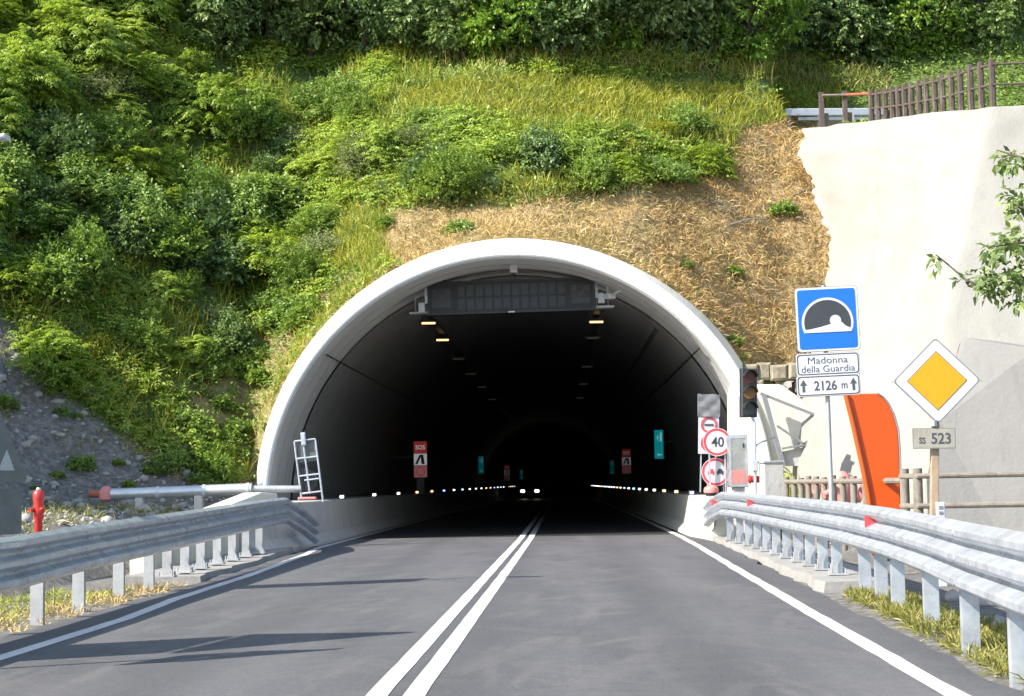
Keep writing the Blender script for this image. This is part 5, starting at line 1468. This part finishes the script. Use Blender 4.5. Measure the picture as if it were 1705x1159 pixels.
# verge grass along both rails
def verge(name, seed, n, keys, mat, L0, L1, dens):
    rng = np.random.default_rng(seed); w = Waves(10, 0.7, seed)
    y = rng.uniform(keys[0][2], keys[-1][2], n); u_ = rng.random(n)
    xa = np.interp(y, [k[2] for k in keys], [k[0] for k in keys]); xb = np.interp(y, [k[2] for k in keys], [k[1] for k in keys])
    X = xa + (xb - xa) * u_
    k = w(np.stack((X, y), -1)) > dens
    P = np.stack((X, y, terr(X, y)), -1)[k]; P[:, 2] = np.maximum(P[:, 2], -0.03)
    tag(np_mesh(name, *blades(P, rng, L0, L1, 0.011, 0.7), M[mat]), kind='stuff')
verge('verge_grass', 41, 26000, [(2.85, 3.7, 5), (2.92, 3.75, 12), (3.05, 3.8, 15), (3.2, 3.75, 19.5)], 'grass_g', 0.06, 0.22, -0.15)
verge('verge_grass', 42, 9000, [(-6.1, -5.0, 8), (-6.1, -5.1, 16), (-6.0, -5.15, 23)], 'straw', 0.05, 0.18, 0.25)
verge('verge_grass', 43, 9000, [(-7.6, -5.3, 8), (-7.4, -5.5, 16), (-6.6, -5.6, 22)], 'grass_y', 0.06, 0.2, 0.1)

# stones on the gravel
def stone_mesh(rng, P, r):
    V, F, o = [], [], 0
    t = (1 + 5 ** 0.5) / 2
    iv = unit(np.array([(-1, t, 0), (1, t, 0), (-1, -t, 0), (1, -t, 0), (0, -1, t), (0, 1, t), (0, -1, -t), (0, 1, -t), (t, 0, -1), (t, 0, 1), (-t, 0, -1), (-t, 0, 1)], float))
    fi = np.array([(0, 11, 5), (0, 5, 1), (0, 1, 7), (0, 7, 10), (0, 10, 11), (1, 5, 9), (5, 11, 4), (11, 10, 2), (10, 7, 6), (7, 1, 8), (3, 9, 4), (3, 4, 2), (3, 2, 6), (3, 6, 8), (3, 8, 9), (4, 9, 5), (2, 4, 11), (6, 2, 10), (8, 6, 7), (9, 8, 1)])
    for p, s in zip(P, r):
        q = iv * rng.uniform(0.6, 1.15, (12, 1)) * s * rng.uniform(0.6, 1.2, 3) * np.array((1, 1, 0.7))
        V.append(q + p + np.array((0, 0, s * 0.15))); F.append(fi + o); o += 12
    return np.concatenate(V), np.concatenate(F)
P, rng = scatter(5200, 8, -18, -5.9, 14, 42, lambda P, p: in_poly(p, GRAVEL) & (P[:, 1] > 14))
tag(np_mesh('gravel_stones', *stone_mesh(rng, P, rng.uniform(0.02, 0.11, len(P)) ** 1.1), M['rock']), kind='stuff')
P, rng = scatter(420, 28, -16, -7, 34, 43, lambda P, p: in_poly(p, GRAVEL))
tag(np_mesh('bank_stones', *stone_mesh(rng, P, rng.uniform(0.06, 0.2, len(P))), M['rock']), kind='stuff')
P, rng = scatter(30000, 29, -17, -6.5, 20, 43, lambda P, p: in_poly(p, GRAVEL) & (_n2(P[:, :2] * 1.5) > 0.55))
tag(np_mesh('bank_weeds', *blades(P, rng, 0.12, 0.4, 0.02, 0.6), M['grass_g']), kind='stuff')
P, rng = scatter(1500, 9, 3.7, 9, 8, 38, lambda P, p: P[:, 1] > 8)
tag(np_mesh('gravel_stones', *stone_mesh(rng, P, rng.uniform(0.02, 0.10, len(P))), M['rock']), kind='stuff')
def rocks(lst, label, group):
    for x, y, r in lst:
        h = hit(x, y, 10)
        if h is None: continue
        rg = np.random.default_rng(int(x * 7 + y))
        v, f = stone_mesh(rg, np.array([tuple(h)]), np.array([r]))
        tag(np_mesh('rock', v, f, M['rock'], origin=tuple(h)), label, 'rock', group)
rocks([(110, 846, 0.28), (150, 858, 0.2), (215, 846, 0.24), (250, 842, 0.16), (40, 868, 0.24), (180, 872, 0.2), (300, 846, 0.2)], 'pale loose rock on the gravel behind the left guardrail', 'loose rocks on the gravel')
rocks([(60, 560, 0.2), (30, 600, 0.24), (95, 672, 0.22), (140, 690, 0.18), (215, 722, 0.2), (265, 770, 0.26), (300, 768, 0.2)], 'pale rock on the edge of the left bank', 'rocks on the left bank')
rocks([(1590, 1000, 0.16), (1640, 1010, 0.2), (1665, 1050, 0.18), (1625, 1035, 0.14)], 'pale rock lying behind the right guardrail posts', 'rocks behind the right guardrail')

# tree leaning in from beyond the right edge of the view
rng = np.random.default_rng(91)
t = thing('overhanging_tree', (11.6, 27.5, 0), 'leafy tree whose branches reach in at the right edge in front of the wall', 'tree')
m = MB(); m.tube([(11.6, 27.5, -0.3), (11.5, 27.4, 2.5), (11.2, 27.3, 5.0), (11.3, 27.4, 7.5)], [0.16, 0.13, 0.10, 0.05], 10)
ends = []
def branch(pxs, r0):
    pts = [Vector((11.2, 27.3, at(*pxs[0], 27).z - 0.3))] + [at(x, y, 27 + 0.25 * math.sin(x)) for x, y in pxs]
    m.tube(pts, [r0 * (1 - 0.8 * i / (len(pts) - 1)) for i in range(len(pts))], 6)
branch([(1760, 300), (1700, 262), (1660, 250)], 0.05)
branch([(1760, 440), (1690, 470), (1632, 476), (1608, 466), (1578, 440), (1558, 424)], 0.04)
branch([(1770, 360), (1700, 345), (1672, 330)], 0.04)
branch([(1760, 400), (1690, 405), (1645, 412)], 0.04)
m.build('trunk', M['bark'], t, smooth=True)
bs = []
for x, y, s, n in ((1690, 262, 22, 16), (1668, 262, 14, 9), (1705, 345, 26, 26), (1685, 330, 16, 12), (1690, 400, 26, 34), (1655, 418, 16, 16), (1685, 455, 24, 30), (1645, 475, 20, 20), (1632, 455, 12, 9), (1700, 500, 18, 16), (1562, 426, 4, 3), (1606, 466, 5, 4), (1760, 300, 40, 60), (1775, 430, 50, 110), (1790, 220, 40, 60)):
    for _ in range(max(3, int(n * 0.7)) if x < 1730 else n):
        bs.append(at(x + rng.normal() * s * 0.55, y + rng.normal() * s * 0.5, 27 + rng.normal() * 0.35))
b2 = np.array([(11.3, 27.4, 7.5)]) + rng.normal(size=(400, 3)) * np.array((0.9, 1.0, 1.2)) + np.array((0.7, 0, 0))
bs = np.concatenate((np.array([tuple(b) for b in bs]), b2))
V, F = twig_leaves(rng, bs, unit(rng.normal(size=bs.shape)) + np.array((0, 0, -0.1)), rng.uniform(0.12, 0.25, len(bs)), 5, 0.17, 0.085, 0.3)
np_mesh('foliage', V, F, M['leaf_near'], t)

# dry fallen branches on the slope and the bank
def dry_branch(px_, py_, L, label, grp, seed):
    h = hit(px_, py_, 20)
    if h is None: return
    rg = random.Random(seed)
    b = h + Vector((0, -0.05, 0.06))
    m = MB()
    d = Vector((rg.uniform(-1, 1), rg.uniform(-0.3, 0.3), rg.uniform(-0.5, 0.3))).normalized()
    p1 = b + d * L * 0.5 + Vector((0, 0, 0.08)); p2 = b + d * L
    m.tube([b, p1, p2], [0.03, 0.024, 0.012], 6)
    for k in range(5):
        q = b.lerp(p2, 0.25 + 0.14 * k)
        e = Vector((rg.uniform(-1, 1), rg.uniform(-0.8, 0.1), rg.uniform(0.1, 1))).normalized() * L * rg.uniform(0.2, 0.45)
        m.tube([q, q + e * 0.5 + Vector((0, 0, 0.04)), q + e], [0.014, 0.010, 0.005], 5)
    tag(m.build('dry_branch', M['wood'], None, tuple(b)), label, 'branch', grp)
for i, (x, y, L) in enumerate(((95, 650, 1.2), (170, 700, 1.3), (250, 742, 1.0), (330, 770, 1.4), (60, 600, 0.9))):
    dry_branch(x, y, L, 'bare grey fallen branch on the stony left bank', 'fallen branches on the left bank', i)
for i, (x, y, L) in enumerate(((1215, 378, 1.1), (1290, 430, 0.9), (1180, 340, 0.8), (1320, 330, 0.9), (1250, 500, 0.7), (1080, 372, 0.7))):
    dry_branch(x, y, L, 'bare grey fallen branch on the mown straw above the arch', 'fallen branches on the mown straw', 20 + i)
